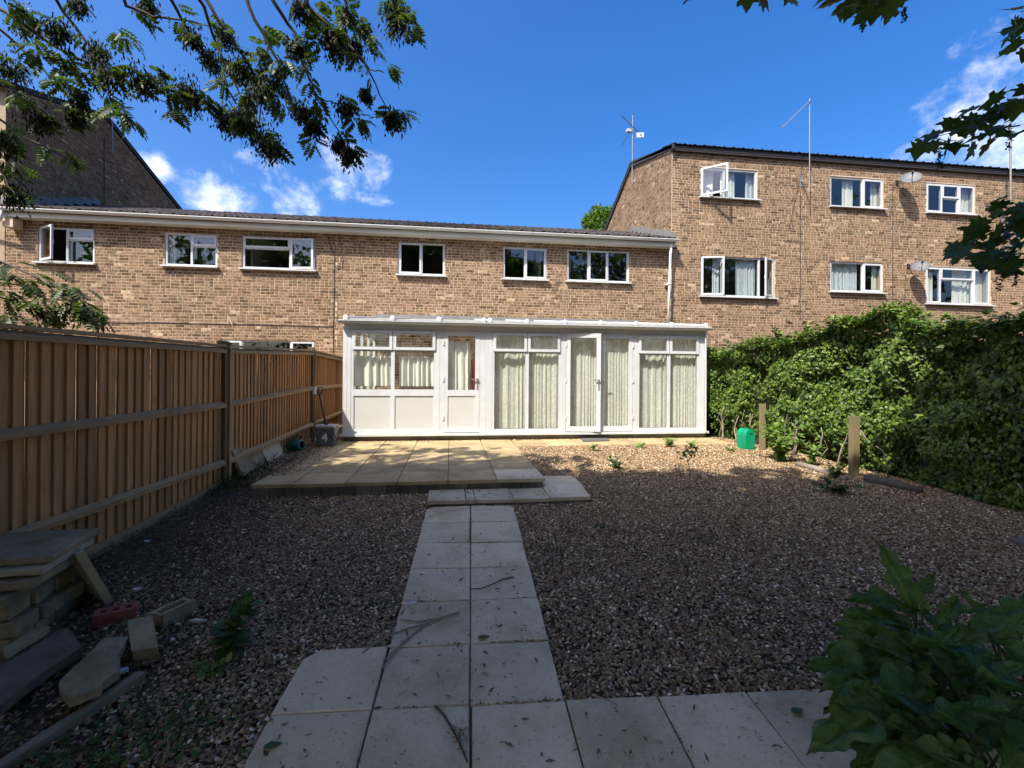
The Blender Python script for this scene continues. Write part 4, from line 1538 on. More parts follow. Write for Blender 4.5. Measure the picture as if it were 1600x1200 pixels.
def gn_stones(obj, size, mat, flat=.55, nvar=5, seed=0):
    ng = bpy.data.node_groups.new('stones', 'GeometryNodeTree')
    ng.interface.new_socket('Geometry', in_out='INPUT', socket_type='NodeSocketGeometry')
    ng.interface.new_socket('Geometry', in_out='OUTPUT', socket_type='NodeSocketGeometry')
    L = ng.links.new
    gi, go = ng.nodes.new('NodeGroupInput'), ng.nodes.new('NodeGroupOutput')
    join = ng.nodes.new('GeometryNodeJoinGeometry')
    for i in range(nvar):
        ico = ng.nodes.new('GeometryNodeMeshIcoSphere')
        ico.inputs['Radius'].default_value = 1
        ico.inputs['Subdivisions'].default_value = 2
        sp = ng.nodes.new('GeometryNodeSetPosition')
        pos = ng.nodes.new('GeometryNodeInputPosition')
        ad = ng.nodes.new('ShaderNodeVectorMath'); ad.operation = 'ADD'
        ad.inputs[1].default_value = (i * 7.3 + seed, i * 3.1, i * 5.7)
        no = ng.nodes.new('ShaderNodeTexNoise')
        no.inputs['Scale'].default_value = .9
        no.inputs['Detail'].default_value = 2
        sb = ng.nodes.new('ShaderNodeVectorMath'); sb.operation = 'SUBTRACT'
        sb.inputs[1].default_value = (.5, .5, .5)
        ml = ng.nodes.new('ShaderNodeVectorMath'); ml.operation = 'SCALE'
        ml.inputs['Scale'].default_value = 1.15
        L(pos.outputs[0], ad.inputs[0]); L(ad.outputs[0], no.inputs['Vector']); L(no.outputs['Color'], sb.inputs[0]); L(sb.outputs[0], ml.inputs[0])
        L(ico.outputs['Mesh'], sp.inputs['Geometry']); L(ml.outputs[0], sp.inputs['Offset'])
        g2 = ng.nodes.new('GeometryNodeGeometryToInstance')
        sm = ng.nodes.new('GeometryNodeSetMaterial')
        sm.inputs['Material'].default_value = MAT[mat]
        L(sp.outputs[0], sm.inputs['Geometry']); L(sm.outputs[0], g2.inputs[0]); L(g2.outputs[0], join.inputs[0])
    iop = ng.nodes.new('GeometryNodeInstanceOnPoints')
    iop.inputs['Pick Instance'].default_value = True
    ri = ng.nodes.new('FunctionNodeRandomValue'); ri.data_type = 'INT'
    ri.inputs['Min'].default_value = 0 if not hasattr(ri.inputs['Min'].default_value, '__len__') else (0, 0, 0)
    for s_ in ri.inputs:
        if s_.type == 'INT' and s_.name == 'Max': s_.default_value = nvar - 1
        if s_.type == 'INT' and s_.name == 'Min': s_.default_value = 0
    rr = ng.nodes.new('FunctionNodeRandomValue'); rr.data_type = 'FLOAT_VECTOR'
    rr.inputs[0].default_value = (-.6, -.6, 0); rr.inputs[1].default_value = (.6, .6, 6.28)
    rs = ng.nodes.new('FunctionNodeRandomValue'); rs.data_type = 'FLOAT_VECTOR'
    rs.inputs[0].default_value = (size * .55, size * .5, size * .5 * flat); rs.inputs[1].default_value = (size * 1.5, size * 1.15, size * flat)
    rs.inputs['Seed'].default_value = 5
    L(gi.outputs[0], iop.inputs['Points']); L(join.outputs[0], iop.inputs['Instance'])
    io = [o_ for o_ in ri.outputs if o_.type == 'INT' and o_.enabled][0]
    L(io, iop.inputs['Instance Index'])
    L(rr.outputs[0], iop.inputs['Rotation']); L(rs.outputs[0], iop.inputs['Scale'])
    L(iop.outputs[0], go.inputs[0])
    md = obj.modifiers.new('stones', 'NODES')
    md.node_group = ng


x, y = scatter(440000, -3.4, 7.2, .9, 9.4)
keep = off_paving(x, y, .012)
# thin and soil-dark along the fence and round the rubble
nz = np.array([mnoise.noise((a * 1.3, b * 1.3, 1)) for a, b in zip(x, y)])
lf = np.clip((x - fence_x(y) - .35) / 1.3, 0, 1)
dens = np.where(x < .2, .06 + .94 * lf, .92) + .34 * nz
dens = np.where(x < .2, np.where((y < 3.5) & (x < -1.5), dens * .5, dens), dens)
keep &= RNG.random(len(x)) < dens
x, y = x[keep], y[keep]
z = gz_np(y) + .004 + RNG.uniform(-.006, .010, len(x))
hx = RNG.normal(-2.42, .17, 2600); hy = RNG.uniform(6.25, 8.7, 2600)          # loose heap between patio and fence
hk = (hx > fence_x(hy) + .05)
hx, hy = hx[hk], hy[hk]
hz = np.where(hx > -2.31, PZ + .006, gz_np(hy)) + .10 * np.exp(-((hx + 2.5) / .2) ** 2) * RNG.random(len(hx)) * np.exp(-((hy - 7.1) / .9) ** 2)
sx = RNG.uniform(-2.2, 5.3, 260); sy = 9.3 - np.abs(RNG.normal(0, .10, 260))    # grit on the paving below the glass
P = np.concatenate([np.stack([x, y, z], 1), np.stack([hx, hy, hz + .02 * (hx < -2.31)], 1), np.stack([sx, sy, np.full(260, PZ + .005)], 1)])
me = bpy.data.meshes.new('gravel')
me.vertices.add(len(P)); me.vertices.foreach_set('co', P.astype(np.float32).ravel())
me.update()
gr = bpy.data.objects.new('gravel', me)
col.objects.link(gr)
tag(gr, 'mixed brown and grey gravel covering the garden', 'gravel', kind='stuff')
gn_stones(gr, .0108, 'gravel')
print('gravel', len(P))

# leaf litter and crumbs: soil beside the fence, bits on the slabs
n = 26000
x, y = scatter(n * 4, -3.3, 6.4, 1.0, 8.4)
k = off_paving(x, y) & (RNG.random(len(x)) < np.where(x < 0, np.clip(1.2 - (x - fence_x(y)) / 1.7, .10, 1), .11))
x, y = x[k], y[k]
px2, py2 = scatter(3600, -1.2, 2.4, 1.2, 5.9)
k2 = ~off_paving(px2, py2)
px2, py2 = px2[k2], py2[k2]
pz2 = np.where(py2 < 5.29, path_z(px2, py2) + .015, np.where(py2 < 5.79, SZ + .004, PZ + .004))
P = np.concatenate([np.stack([x, y, gz_np(y) + .016 + RNG.uniform(0, .022, len(x))], 1), np.stack([px2, py2, pz2], 1)])
T = rand_dirs(len(P)); T[:, 2] *= .25
Nn = np.tile([0, 0, 1.0], (len(P), 1)) + .5 * rand_dirs(len(P))
S = np.concatenate([RNG.uniform(.02, .06, len(x)), RNG.uniform(.006, .03, len(px2)) * RNG.choice([.5, .8, 1, 2.0], len(px2))])
V, F = leaf_field(P, T, Nn, S, [(0, 0, 0), (.45, .16, .08), (1, 0, .02), (.5, -.13, .05)], [(0, 1, 2, 3)])
tag(np_mesh('leaf_litter', V, F, 'litter'), 'dark dead leaves and crumbs on the soil and slabs', 'litter', kind='stuff')

# ================================================================== TREES
ASH_V, ASH_F = [], []
for t_, w_ in ((.22, .30), (.38, .35), (.54, .36), (.70, .34), (.85, .29)):
    for sg in (-1, 1):
        b = len(ASH_V)
        dz = -.22 * t_ * t_
        ASH_V += [(t_, 0, dz), (t_ + w_ * .06, sg * w_ * .66, dz + .01), (t_ + w_ * .55, sg * w_ * 1.05, dz - .07), (t_ + w_ * .60, sg * w_ * .36, dz + .02)]
        ASH_F.append((b, b + 1, b + 2, b + 3) if sg < 0 else (b + 3, b + 2, b + 1, b))
b = len(ASH_V)
ASH_V += [(.96, 0, -.21), (1.12, .085, -.26), (1.34, 0, -.36), (1.12, -.085, -.26)]
ASH_F.append((b, b + 1, b + 2, b + 3))
b = len(ASH_V)
ASH_V += [(0, -.008, 0), (.98, -.006, -.21), (.98, .006, -.21), (0, .008, 0)]
ASH_F.append((b, b + 1, b + 2, b + 3))


def lobed(spec, n_mid=0):
    """leaf outline fan: list of (along, across) for one half, mirrored; midrib folded"""
    half = spec
    pts = [(0, 0)] + half + [(1, 0)] + [(a, -b) for (a, b) in reversed(half)]
    cx = .42
    V = [(cx, 0, -.02)] + [(a, b, .10 * abs(b) - .12 * a * a) for (a, b) in pts]
    k = len(pts)
    F = [(0, 1 + i, 1 + (i + 1) % k) for i in range(k)]
    return V, F


SYC_V, SYC_F = lobed([(-.12, .22), (.06, .30), (-.02, .52), (.22, .42), (.30, .36), (.42, .62), (.62, .60), (.55, .34), (.72, .20), (.84, .12)])
IVY_V, IVY_F = lobed([(-.05, .30), (.18, .42), (.35, .30), (.62, .22)])


def crown_points(blobs, n, clip):
    out = []
    vol = np.array([a[3] * a[4] * a[5] for a in blobs]); pr = vol / vol.sum()
    while sum(len(o) for o in out) < n:
        i = RNG.choice(len(blobs), 4000, p=pr)
        B = np.array(blobs)[i]
        d = rand_dirs(4000) * (RNG.random((4000, 1)) ** .45)
        p = B[:, :3] + d * B[:, 3:6]
        k = clip(p)
        out.append(p[k])
    return np.concatenate(out)[:n]


def shade_clip(p):
    """keep the crown out of the view and its shadow off the house side of the garden"""
    u, v, f = project(p)
    vis = (f > 2.6) & (u > -140) & (u < 1740) & (v > -60)
    wob = np.array([.55 * mnoise.noise((a[0] * .55, a[1] * .55, a[2] * .4)) for a in p])
    return ~vis & (p[:, 1] + .571 * p[:, 2] < 7.35 - .18 * np.clip(p[:, 0] + .543 * p[:, 2], 0, 7) + wob * 1.6) & (p[:, 2] > 3.3)


def limb(a, b, r0, r1, sag=.0, n=6, wob=.06, seed=0):
    rng = random.Random(seed)
    a, b = Vector(a), Vector(b)
    pts, rad = [], []
    L = (b - a).length
    for i in range(n + 1):
        t = i / n
        p = a.lerp(b, t) + Vector((0, 0, -sag * L * (t * t - t) * -1))
        if 0 < i < n:
            p += Vector((rng.uniform(-1, 1), rng.uniform(-1, 1), rng.uniform(-1, 1))) * wob * L * .3
        pts.append(p); rad.append(r0 + (r1 - r0) * t)
    return pts, rad


# ---- ash: trunk behind and to the left of the camera, branches hanging into the view
ASH0 = Vector((-4.9, -3.2, -.3))
ash = thing('ash_tree', ASH0, 'ash tree with dark seed bunches whose branches hang down from above the left fence', 'tree')
MB().tube([ASH0, ASH0 + Vector((.05, 0, 1.2)), ASH0 + Vector((.15, .2, 3.2)), ASH0 + Vector((.1, .5, 5.5)), ASH0 + Vector((.4, .6, 8.2)), ASH0 + Vector((.3, .9, 11))], [.34, .25, .22, .18, .12, .05], 14).build('trunk', 'bark', ash, True)
bm_ = MB()
tops = []
for k, (dx, dy, dz, z0) in enumerate(((3.6, 2.4, 2.6, 4.0), (-2.5, 1.5, 3, 5), (2.5, -2, 3.2, 5.5), (-1.5, -2.5, 3, 6), (5.2, 1.0, 3.0, 5.2), (1.5, 4.6, 2.2, 4.8), (.2, 3.5, 4.5, 7), (3.4, 3.8, 3.4, 6.2), (6.5, -1.5, 3.4, 5.6))):
    a = ASH0 + Vector((.15, .35, z0 + .3))
    b = a + Vector((dx, dy, dz))
    pts, rad = limb(a, b, .10, .02, .1, 6, .1, k)
    bm_.tube(pts, rad, 7)
    tops.append(b)
bm_.build('limb', 'bark', ash, True)
blobs = [(-4.6, -2.2, 8.6, 3.2, 3.0, 2.4), (-1.6, -.8, 8.2, 2.8, 2.6, 2.0), (-6.4, 0.0, 8.0, 2.6, 2.8, 2.2), (-3.2, 1.2, 7.4, 2.8, 2.2, 1.8), (.9, -2.4, 8.6, 2.8, 2.6, 2.2), (-7.8, 1.6, 7.0, 2.4, 2.2, 1.8), (-5.2, 2.0, 6.8, 2.2, 1.6, 1.4), (-2.6, -4.6, 8.8, 3.4, 2.6, 2.4), (-8.8, -1.5, 7.8, 2.6, 3, 2.2),
         (-1.0, 1.5, 7.6, 2.4, 2.0, 1.5)]
P = crown_points(blobs, 10800, shade_clip)
T = rand_dirs(len(P)) + np.array([0, 0, -.35]); Nn = np.tile([0, 0, 1.0], (len(P), 1)) + .8 * rand_dirs(len(P))
V, F = leaf_field(P, T, Nn, RNG.uniform(.45, .62, len(P)), ASH_V, ASH_F)
np_mesh('crown', V, F, 'ash_leaf', ash)

tw = MB()
ASH_BR = [
    [(170, -60, 4.6), (198, 8, 4.7), (238, 26, 4.8), (285, 30, 4.9), (330, 42, 5.0)],
    [(240, -50, 4.6), (268, 0, 4.8), (296, 52, 5.0), (318, 95, 5.1), (352, 138, 5.1)],
    [(285, -40, 4.6), (318, 10, 4.8), (338, 70, 5.0), (362, 120, 5.0), (388, 172, 5.0)],
    [(375, -40, 4.5), (398, 32, 4.6), (425, 78, 4.7), (446, 128, 4.8), (458, 158, 4.8)],
    [(400, -50, 4.3), (430, 8, 4.4), (462, 52, 4.5), (474, 98, 4.5), (494, 150, 4.6), (530, 206, 4.6)],
    [(455, -50, 4.3), (482, 12, 4.4), (520, 48, 4.5), (564, 88, 4.5), (576, 112, 4.5), (604, 168, 4.6)],
    [(-60, 10, 4.9), (0, 44, 5.0), (52, 92, 5.1), (96, 140, 5.2), (140, 168, 5.2)],
    [(-60, -20, 4.8), (10, 20, 4.9), (88, 72, 5.0), (150, 108, 5.1), (205, 132, 5.1), (270, 165, 5.2)],
    [(60, -40, 4.7), (100, 18, 4.9), (150, 82, 5.0), (192, 126, 5.1)],
    [(300, -40, 4.6), (345, 35, 4.7), (385, 95, 4.9), (412, 150, 5.0), (400, 205, 5.0)],
    [(590, -60, 4.2), (610, -10, 4.3), (622, 28, 4.4), (628, 50, 4.4)],
    [(520, -60, 4.2), (535, -10, 4.3), (548, 40, 4.4), (560, 70, 4.4)],
    [(-80, 120, 4.6), (-20, 170, 4.8), (40, 215, 5.0), (110, 250, 5.1)],
    [(-80, 200, 4.6), (-20, 235, 4.8), (10, 280, 4.9), (24, 310, 4.9)],
    [(564, 88, 4.5), (578, 110, 4.5), (600, 113, 4.5)],
    [(494, 150, 4.6), (510, 157, 4.6), (528, 162, 4.6)],
]
LP, LT = [], []
for bi, br in enumerate(ASH_BR):
    pts = [at(*q) for q in br]
    fine = []
    for a, b in zip(pts, pts[1:]):
        for t_ in (0, .33, .66):
            fine.append(a.lerp(b, t_) + Vector((random.uniform(-1, 1), random.uniform(-1, 1), random.uniform(-1, 1))) * .012)
    fine.append(pts[-1])
    tw.tube(fine, list(np.linspace(.02 if len(br) > 3 else .008, .005, len(fine))), 6)
tw.build('branch', 'twig', ash, True)
# leafy bunches: (u, v, spread in px, leaves, seed bunch?)
ASH_CL = [(45, 35, 26, 5, 1), (92, 45, 22, 5, 1), (20, 15, 30, 7, 0), (60, 85, 40, 8, 0), (150, 78, 20, 3, 1), (168, 112, 24, 5, 1), (110, 100, 34, 8, 0), (215, 122, 28, 6, 1), (245, 118, 26, 6, 0), (122, 150, 18, 4, 1), (15, 105, 34, 7, 1), (30, 150, 26, 6, 0), (190, 60, 28, 6, 0), (190, 175, 24, 6, 0),
          (230, 8, 18, 3, 1), (122, 5, 16, 2, 1), (300, 56, 16, 2, 1), (352, 55, 18, 3, 1), (335, 92, 20, 4, 1), (288, 140, 24, 5, 1), (300, 155, 20, 4, 1), (265, 150, 22, 6, 0), (325, 165, 22, 5, 0), (270, 175, 16, 4, 0), (375, 105, 22, 5, 1), (405, 85, 24, 6, 0), (425, 128, 26, 6, 1), (410, 140, 22, 4, 1), (385, 190, 24, 5, 1),
          (372, 178, 18, 3, 1), (412, 215, 24, 5, 1), (425, 230, 18, 4, 1), (440, 160, 24, 6, 0), (355, 185, 18, 4, 1), (465, 72, 18, 4, 1), (475, 100, 16, 3, 0), (425, 48, 18, 5, 0), (495, 25, 26, 7, 0), (520, 62, 24, 6, 1), (545, 70, 24, 5, 1), (500, 60, 20, 5, 0), (560, 40, 22, 6, 0), (470, 10, 20, 4, 1), (470, 172, 16, 3, 1),
          (488, 192, 16, 3, 1), (490, 222, 14, 4, 0), (540, 165, 17, 3, 1), (560, 190, 16, 5, 0), (570, 142, 9, 1, 1), (530, 222, 12, 2, 1), (545, 238, 14, 3, 1), (605, 108, 10, 3, 0), (612, 182, 15, 3, 1), (628, 178, 15, 5, 0), (618, 28, 24, 6, 1), (640, 45, 16, 6, 0), (605, 8, 24, 6, 0), (480, 130, 10, 2, 0),
          (20, 205, 28, 7, 0), (58, 185, 22, 5, 1), (12, 260, 24, 7, 0), (22, 300, 22, 6, 1), (108, 252, 15, 6, 0), (70, 235, 20, 4, 0), (0, 225, 25, 5, 1), (120, 182, 14, 4, 1), (205, 190, 12, 3, 0), (170, 155, 16, 4, 0), (385, 150, 22, 6, 0), (350, 130, 22, 6, 0), (395, 120, 22, 6, 0), (440, 100, 20, 5, 0), (535, 15, 24, 6, 0), (575, 60, 18, 5, 0), (90, 130, 22, 6, 0), (140, 120, 22, 6, 0)]
LP, LT, LS, KP = [], [], [], []
random.seed(23)
for (u, v, r, nl, key) in ASH_CL:
    dep = random.uniform(4.6, 5.2) if u < 450 else random.uniform(4.35, 4.65)
    c = at(u, v, dep)
    for _ in range(int(nl * 1.9)):
        o = Vector((random.gauss(0, 1), random.gauss(0, 1), random.gauss(0, .8))) * (r / FPX * dep * .45)
        LP.append(c + o * .4 + Vector((0, 0, .03)))
        d_ = Vector((random.uniform(-1, 1) + .35, random.uniform(-1, 1), random.uniform(-1.1, .15)))
        LT.append(d_)
        LS.append(random.uniform(.13, .20))
    if key:
        for _ in range(random.randint(330, 430)):
            o = Vector((random.gauss(0, 1), random.gauss(0, 1), random.gauss(0, 1.15))) * (r / FPX * dep * .40)
            KP.append(c + o + Vector((0, 0, -.02)))
# loose leaves along the branches
for br in ASH_BR[:10]:
    for a, b in zip(br[1:], br[2:]):
        for t_ in (.2, .6, .9):
            q = [a[i] + (b[i] - a[i]) * t_ for i in range(3)]
            if random.random() < .6:
                LP.append(at(*q)); LT.append(Vector((random.uniform(-1, 1), random.uniform(-1, 1), random.uniform(-1, .1)))); LS.append(random.uniform(.15, .22))
V, F = leaf_field(np.array(LP), np.array(LT), np.tile([0, 0, 1.0], (len(LP), 1)) + .7 * rand_dirs(len(LP)), np.array(LS), ASH_V, ASH_F)
np_mesh('foliage', V, F, 'ash_leaf', ash)
KP = np.array(KP)
V, F = leaf_field(KP, np.tile([0, 0, -1.0], (len(KP), 1)) + .5 * rand_dirs(len(KP)), rand_dirs(len(KP)), RNG.uniform(.04, .065, len(KP)), [(0, 0, 0), (.45, .16, .05), (1, 0, 0), (.45, -.16, .05)], [(0, 1, 2, 3)])
np_mesh('seed_bunches', V, F, 'ash_key', ash)

# ---- young ash beyond the fence
sap0 = Vector((-6.3, 5.6, .25))
sap = thing('ash_sapling', sap0, 'leafy ash branches poking up over the fence top at the far left', 'tree')
m = MB()
for q in ([(-120, 470, 5.6), (-40, 400, 5.8), (0, 408, 5.9), (55, 432, 6.0), (95, 462, 6.0), (140, 486, 6.0)], [(-120, 520, 5.6), (-30, 455, 5.8), (12, 468, 5.9), (45, 480, 6.0), (62, 492, 6.0)], [(-100, 500, 5.6), (-20, 440, 5.8), (30, 445, 5.9), (80, 470, 6.0)]):
    m.tube([at(*k) for k in q], list(np.linspace(.018, .005, len(q))), 6)
m.build('branch', 'twig', sap, True)
MB().tube([sap0 - Vector((0, 0, .2)), sap0 + Vector((.1, .05, 1.0)), at(-120, 500, 5.6)], [.05, .04, .025], 8).build('trunk', 'bark', sap, True)
LP, LT, LS, KP = [], [], [], []
for (u, v, r, nl, key) in ((-20, 415, 30, 8, 0), (25, 425, 22, 8, 0), (60, 440, 22, 8, 0), (90, 455, 20, 8, 0), (110, 470, 18, 7, 0), (135, 482, 16, 7, 0), (155, 490, 8, 4, 0), (75, 468, 22, 7, 0), (45, 470, 22, 6, 0), (10, 455, 24, 8, 0), (-10, 490, 30, 9, 0), (20, 495, 22, 7, 0), (65, 490, 15, 3, 1), (92, 500, 17, 3, 1), (112, 478, 17, 3, 1), (132, 495, 9, 2, 1), (108, 445, 15, 5, 0)):
    c = at(u, v, 6)
    for _ in range(nl):
        o = Vector((random.gauss(0, 1), random.gauss(0, 1), random.gauss(0, .7))) * (r / FPX * 6 * .5)
        LP.append(c + o); LT.append(Vector((random.uniform(-.3, 1), random.uniform(-.7, .7), random.uniform(-.7, .1)))); LS.append(random.uniform(.2, .3))
    if key:
        for _ in range(120):
            KP.append(c + Vector((random.gauss(0, 1), random.gauss(0, 1), random.gauss(0, 1))) * (r / FPX * 6 * .32))
V, F = leaf_field(np.array(LP), np.array(LT), np.tile([0, 0, 1.0], (len(LP), 1)) + .5 * rand_dirs(len(LP)), np.array(LS), ASH_V, ASH_F)
np_mesh('crown', V, F, 'ash_leaf', sap)
KP = np.array(KP)
V, F = leaf_field(KP, np.tile([0, 0, -1.0], (len(KP), 1)) + .5 * rand_dirs(len(KP)), rand_dirs(len(KP)), RNG.uniform(.04, .065, len(KP)), [(0, 0, 0), (.45, .16, .05), (1, 0, 0), (.45, -.16, .05)], [(0, 1, 2, 3)])
np_mesh('seed_bunches', V, F, 'ash_key', sap)

# ---- sycamore: trunk behind the camera on the right
SYC0 = Vector((5.2, -2.6, -.3))
syc = thing('sycamore_tree', SYC0, 'sycamore tree with lobed leaves and hanging flower spikes reaching in at the top right', 'tree')
MB().tube([SYC0, SYC0 + Vector((0, .1, 1.3)), SYC0 + Vector((-.1, .3, 3)), SYC0 + Vector((-.2, .5, 5.2)), SYC0 + Vector((-.4, .3, 8.5))], [.3, .22, .19, .14, .04], 14).build('trunk', 'bark', syc, True)
m = MB()
for k, (b_, z0) in enumerate(((Vector((-2.4, 1.2, 2.4)), 3.5), (Vector((1.5, 2, 2.4)), 4), (Vector((-1.5, -2, 2.5)), 4.5), (Vector((1.8, -1.2, 2.2)), 4.2), (Vector((-3.2, -.4, 2.4)), 4.8))):
    a = SYC0 + Vector((-.1, .35, z0))
    pts, rad = limb(a, a + b_, .08, .02, .1, 6, .1, 50 + k)
    m.tube(pts, rad, 7)
m.build('limb', 'bark', syc, True)
P = crown_points([(4.6, -2.2, 6.6, 2.6, 2.4, 2.0), (2.6, -1.2, 7.0, 2.2, 2.0, 1.6), (6.0, -.6, 5.8, 2.2, 2.2, 1.8), (3.6, .4, 6.6, 2.0, 1.8, 1.4), (5.4, 1.0, 5.6, 1.6, 1.4, 1.2), (1.4, .6, 7.4, 1.8, 1.6, 1.2), (4.2, 2.0, 6.7, 1.7, 1.3, 1.2), (3.0, 1.6, 7.2, 1.5, 1.2, 1.0)], 7900, shade_clip)
V, F = leaf_field(P, rand_dirs(len(P)) + np.array([0, 0, -.3]), np.tile([0, 0, 1.0], (len(P), 1)) + .7 * rand_dirs(len(P)), RNG.uniform(.22, .34, len(P)), SYC_V, SYC_F)
np_mesh('crown', V, F, 'syc_leaf', syc)
m = MB()
SYC_BR = [[(1720, 90, 2.6), (1640, 138, 2.75), (1575, 172, 2.85), (1520, 192, 2.95), (1462, 208, 3.0), (1430, 218, 3.0)], [(1720, 20, 2.6), (1640, 40, 2.7), (1598, 62, 2.75)], [(1740, 330, 2.6), (1650, 345, 2.75), (1590, 352, 2.8), (1545, 366, 2.9), (1505, 386, 2.95)],
          [(1500, -120, 2.6), (1430, -60, 2.7), (1390, -20, 2.75), (1365, 5, 2.8)], [(1300, -120, 2.7), (1230, -50, 2.8), (1170, -20, 2.9), (1120, -8, 2.9)], [(1700, 380, 2.5), (1620, 395, 2.6), (1575, 398, 2.7)]]
for br in SYC_BR:
    m.tube([at(*q) for q in br], list(np.linspace(.009, .003, len(br))), 6)
m.build('branch', 'twig', syc, True)
SYC_ME = []
for k in range(4):
    rng = random.Random(k)
    V = [(a + rng.uniform(-.02, .02), b * rng.uniform(.9, 1.1), c * rng.uniform(.6, 2.2) + rng.uniform(-.02, .02)) for (a, b, c) in SYC_V]
    V += [(-.55, .008, .03), (-.55, -.008, .03), (0, -.008, -.005), (0, .008, -.005)]
    nv = len(SYC_V)
    me = bpy.data.meshes.new('leaf')
    me.from_pydata(V, [], SYC_F + [(nv, nv + 1, nv + 2, nv + 3)])
    me.materials.append(MAT['syc_leaf'])
    SYC_ME.append(me)


def orient(t, n):
    t = Vector(t).normalized(); n = Vector(n)
    n = (n - n.dot(t) * t).normalized()
    b = n.cross(t)
    return Matrix((t, b, n)).transposed().to_euler()


random.seed(31)
SYC_CL = [(1445, 218, 14, 4), (1478, 202, 16, 6), (1508, 196, 16, 7), (1540, 178, 18, 7), (1570, 160, 18, 7), (1598, 150, 18, 7), (1555, 205, 12, 3), (1585, 200, 14, 4), (1520, 218, 10, 2), (1478, 222, 10, 2),
          (1590, 40, 14, 4), (1602, 75, 14, 5), (1598, 20, 10, 2), (1585, 335, 18, 6), (1560, 350, 18, 6), (1530, 368, 18, 6), (1508, 384, 14, 5), (1575, 380, 20, 8), (1545, 398, 18, 7), (1598, 365, 20, 8), (1590, 405, 16, 6), (1610, 330, 16, 5), (1575, 320, 14, 4),
          (1300, -4, 14, 3), (1340, 2, 16, 6), (1370, 4, 16, 6), (1395, -2, 14, 5), (1420, -8, 14, 4), (1105, -14, 12, 3), (1165, -10, 14, 4), (1185, -8, 14, 4), (1225, -12, 12, 3), (1350, 18, 12, 3), (1388, 16, 10, 2)]
for (u, v, r, nl) in SYC_CL:
    for _ in range(nl):
        dep = random.uniform(2.65, 3.05)
        p_ = at(u + random.gauss(0, r * .6), v + random.gauss(0, r * .5), dep)
        t_ = Vector((random.uniform(-1, .35), random.uniform(-.6, .6), random.uniform(-.75, .05)))
        n_ = Vector((random.uniform(-.5, .5), random.uniform(-.9, .2), 1))
        s_ = random.uniform(.085, .13)
        shared('leaf', random.choice(SYC_ME), syc, p_, orient(t_, n_), (s_, s_, s_))
for (u, v, ln) in ((1467, 222, 42), (1577, 185, 48), (1348, 22, 24), (1413, 8, 26), (1562, 415, 40), (1586, 412, 34)):
    a = at(u, v, 2.9)
    l_ = ln / FPX * 2.9
    P = np.array([(a.x + random.gauss(0, .006), a.y + random.gauss(0, .006), a.z - l_ * t_) for t_ in np.linspace(.15, 1, 70)])
    V, F = leaf_field(P, rand_dirs(70) + np.array([0, 0, -.4]), rand_dirs(70), np.full(70, .018), [(0, 0, 0), (.5, .3, .1), (1, 0, 0), (.5, -.3, -.1)], [(0, 1, 2, 3)])
    np_mesh('flower_spike', V, F, 'ash_key', syc)

# ---- tree far behind the houses
ft0 = at(935, 580, 27)
ft = thing('garden_tree', (ft0.x, ft0.y, .4), 'bright green treetop showing above the roof against the gable', 'tree')
MB().tube([(ft0.x, ft0.y, .3), (ft0.x, ft0.y, 6), (ft0.x + .2, ft0.y, 9.2)], [.25, .2, .05], 10).build('trunk', 'bark', ft)
P = []
for (u, v, r) in ((932, 345, .8), (945, 362, 1.0), (925, 366, .8), (965, 350, 1.2), (985, 380, 1.8), (920, 345, .45), (935, 332, .4), (950, 335, .5)):
    c = at(u, v, 27)
    d_ = rand_dirs(700) * (RNG.random((700, 1)) ** .5) * r
    P.append(np.array(c) + d_)
P = np.concatenate(P)
V, F = leaf_field(P, rand_dirs(len(P)), np.tile([0, 0, 1.0], (len(P), 1)) + .8 * rand_dirs(len(P)), RNG.uniform(.12, .2, len(P)), [(0, 0, 0), (.4, .3, .05), (1, 0, 0), (.4, -.3, .05)], [(0, 1, 2, 3)])
np_mesh('crown', V, F, 'far_leaf', ft)
#@@PLANTS
# ================================================================== IVY HEDGE
hedge = thing('ivy_hedge', (6.2, 6, .3), 'tall dense ivy-covered boundary running from the conservatory towards the camera', 'hedge')
HPTS = [Vector((p[0], p[1])) for p in HB]
seg = [(b - a).length for a, b in zip(HPTS, HPTS[1:])]
HL = sum(seg)


def hedge_at(s):
    for a, b, l in zip(HPTS, HPTS[1:], seg):
        if s <= l or b is HPTS[-1]:
            d = (b - a) / l
            return a + d * s, Vector((-d.y, d.x)) * -1 if False else Vector((d.y, -d.x))
        s -= l


def hedge_top(y):
    return float(np.interp(y, [1, 3.5, 4.6, 5.0, 5.6, 6.2, 6.9, 7.4, 7.9, 8.4, 9.2, 12.6], [2.45, 2.42, 2.50, 2.42, 2.5, 2.66, 2.62, 2.46, 2.50, 2.36, 2.30, 2.3]))


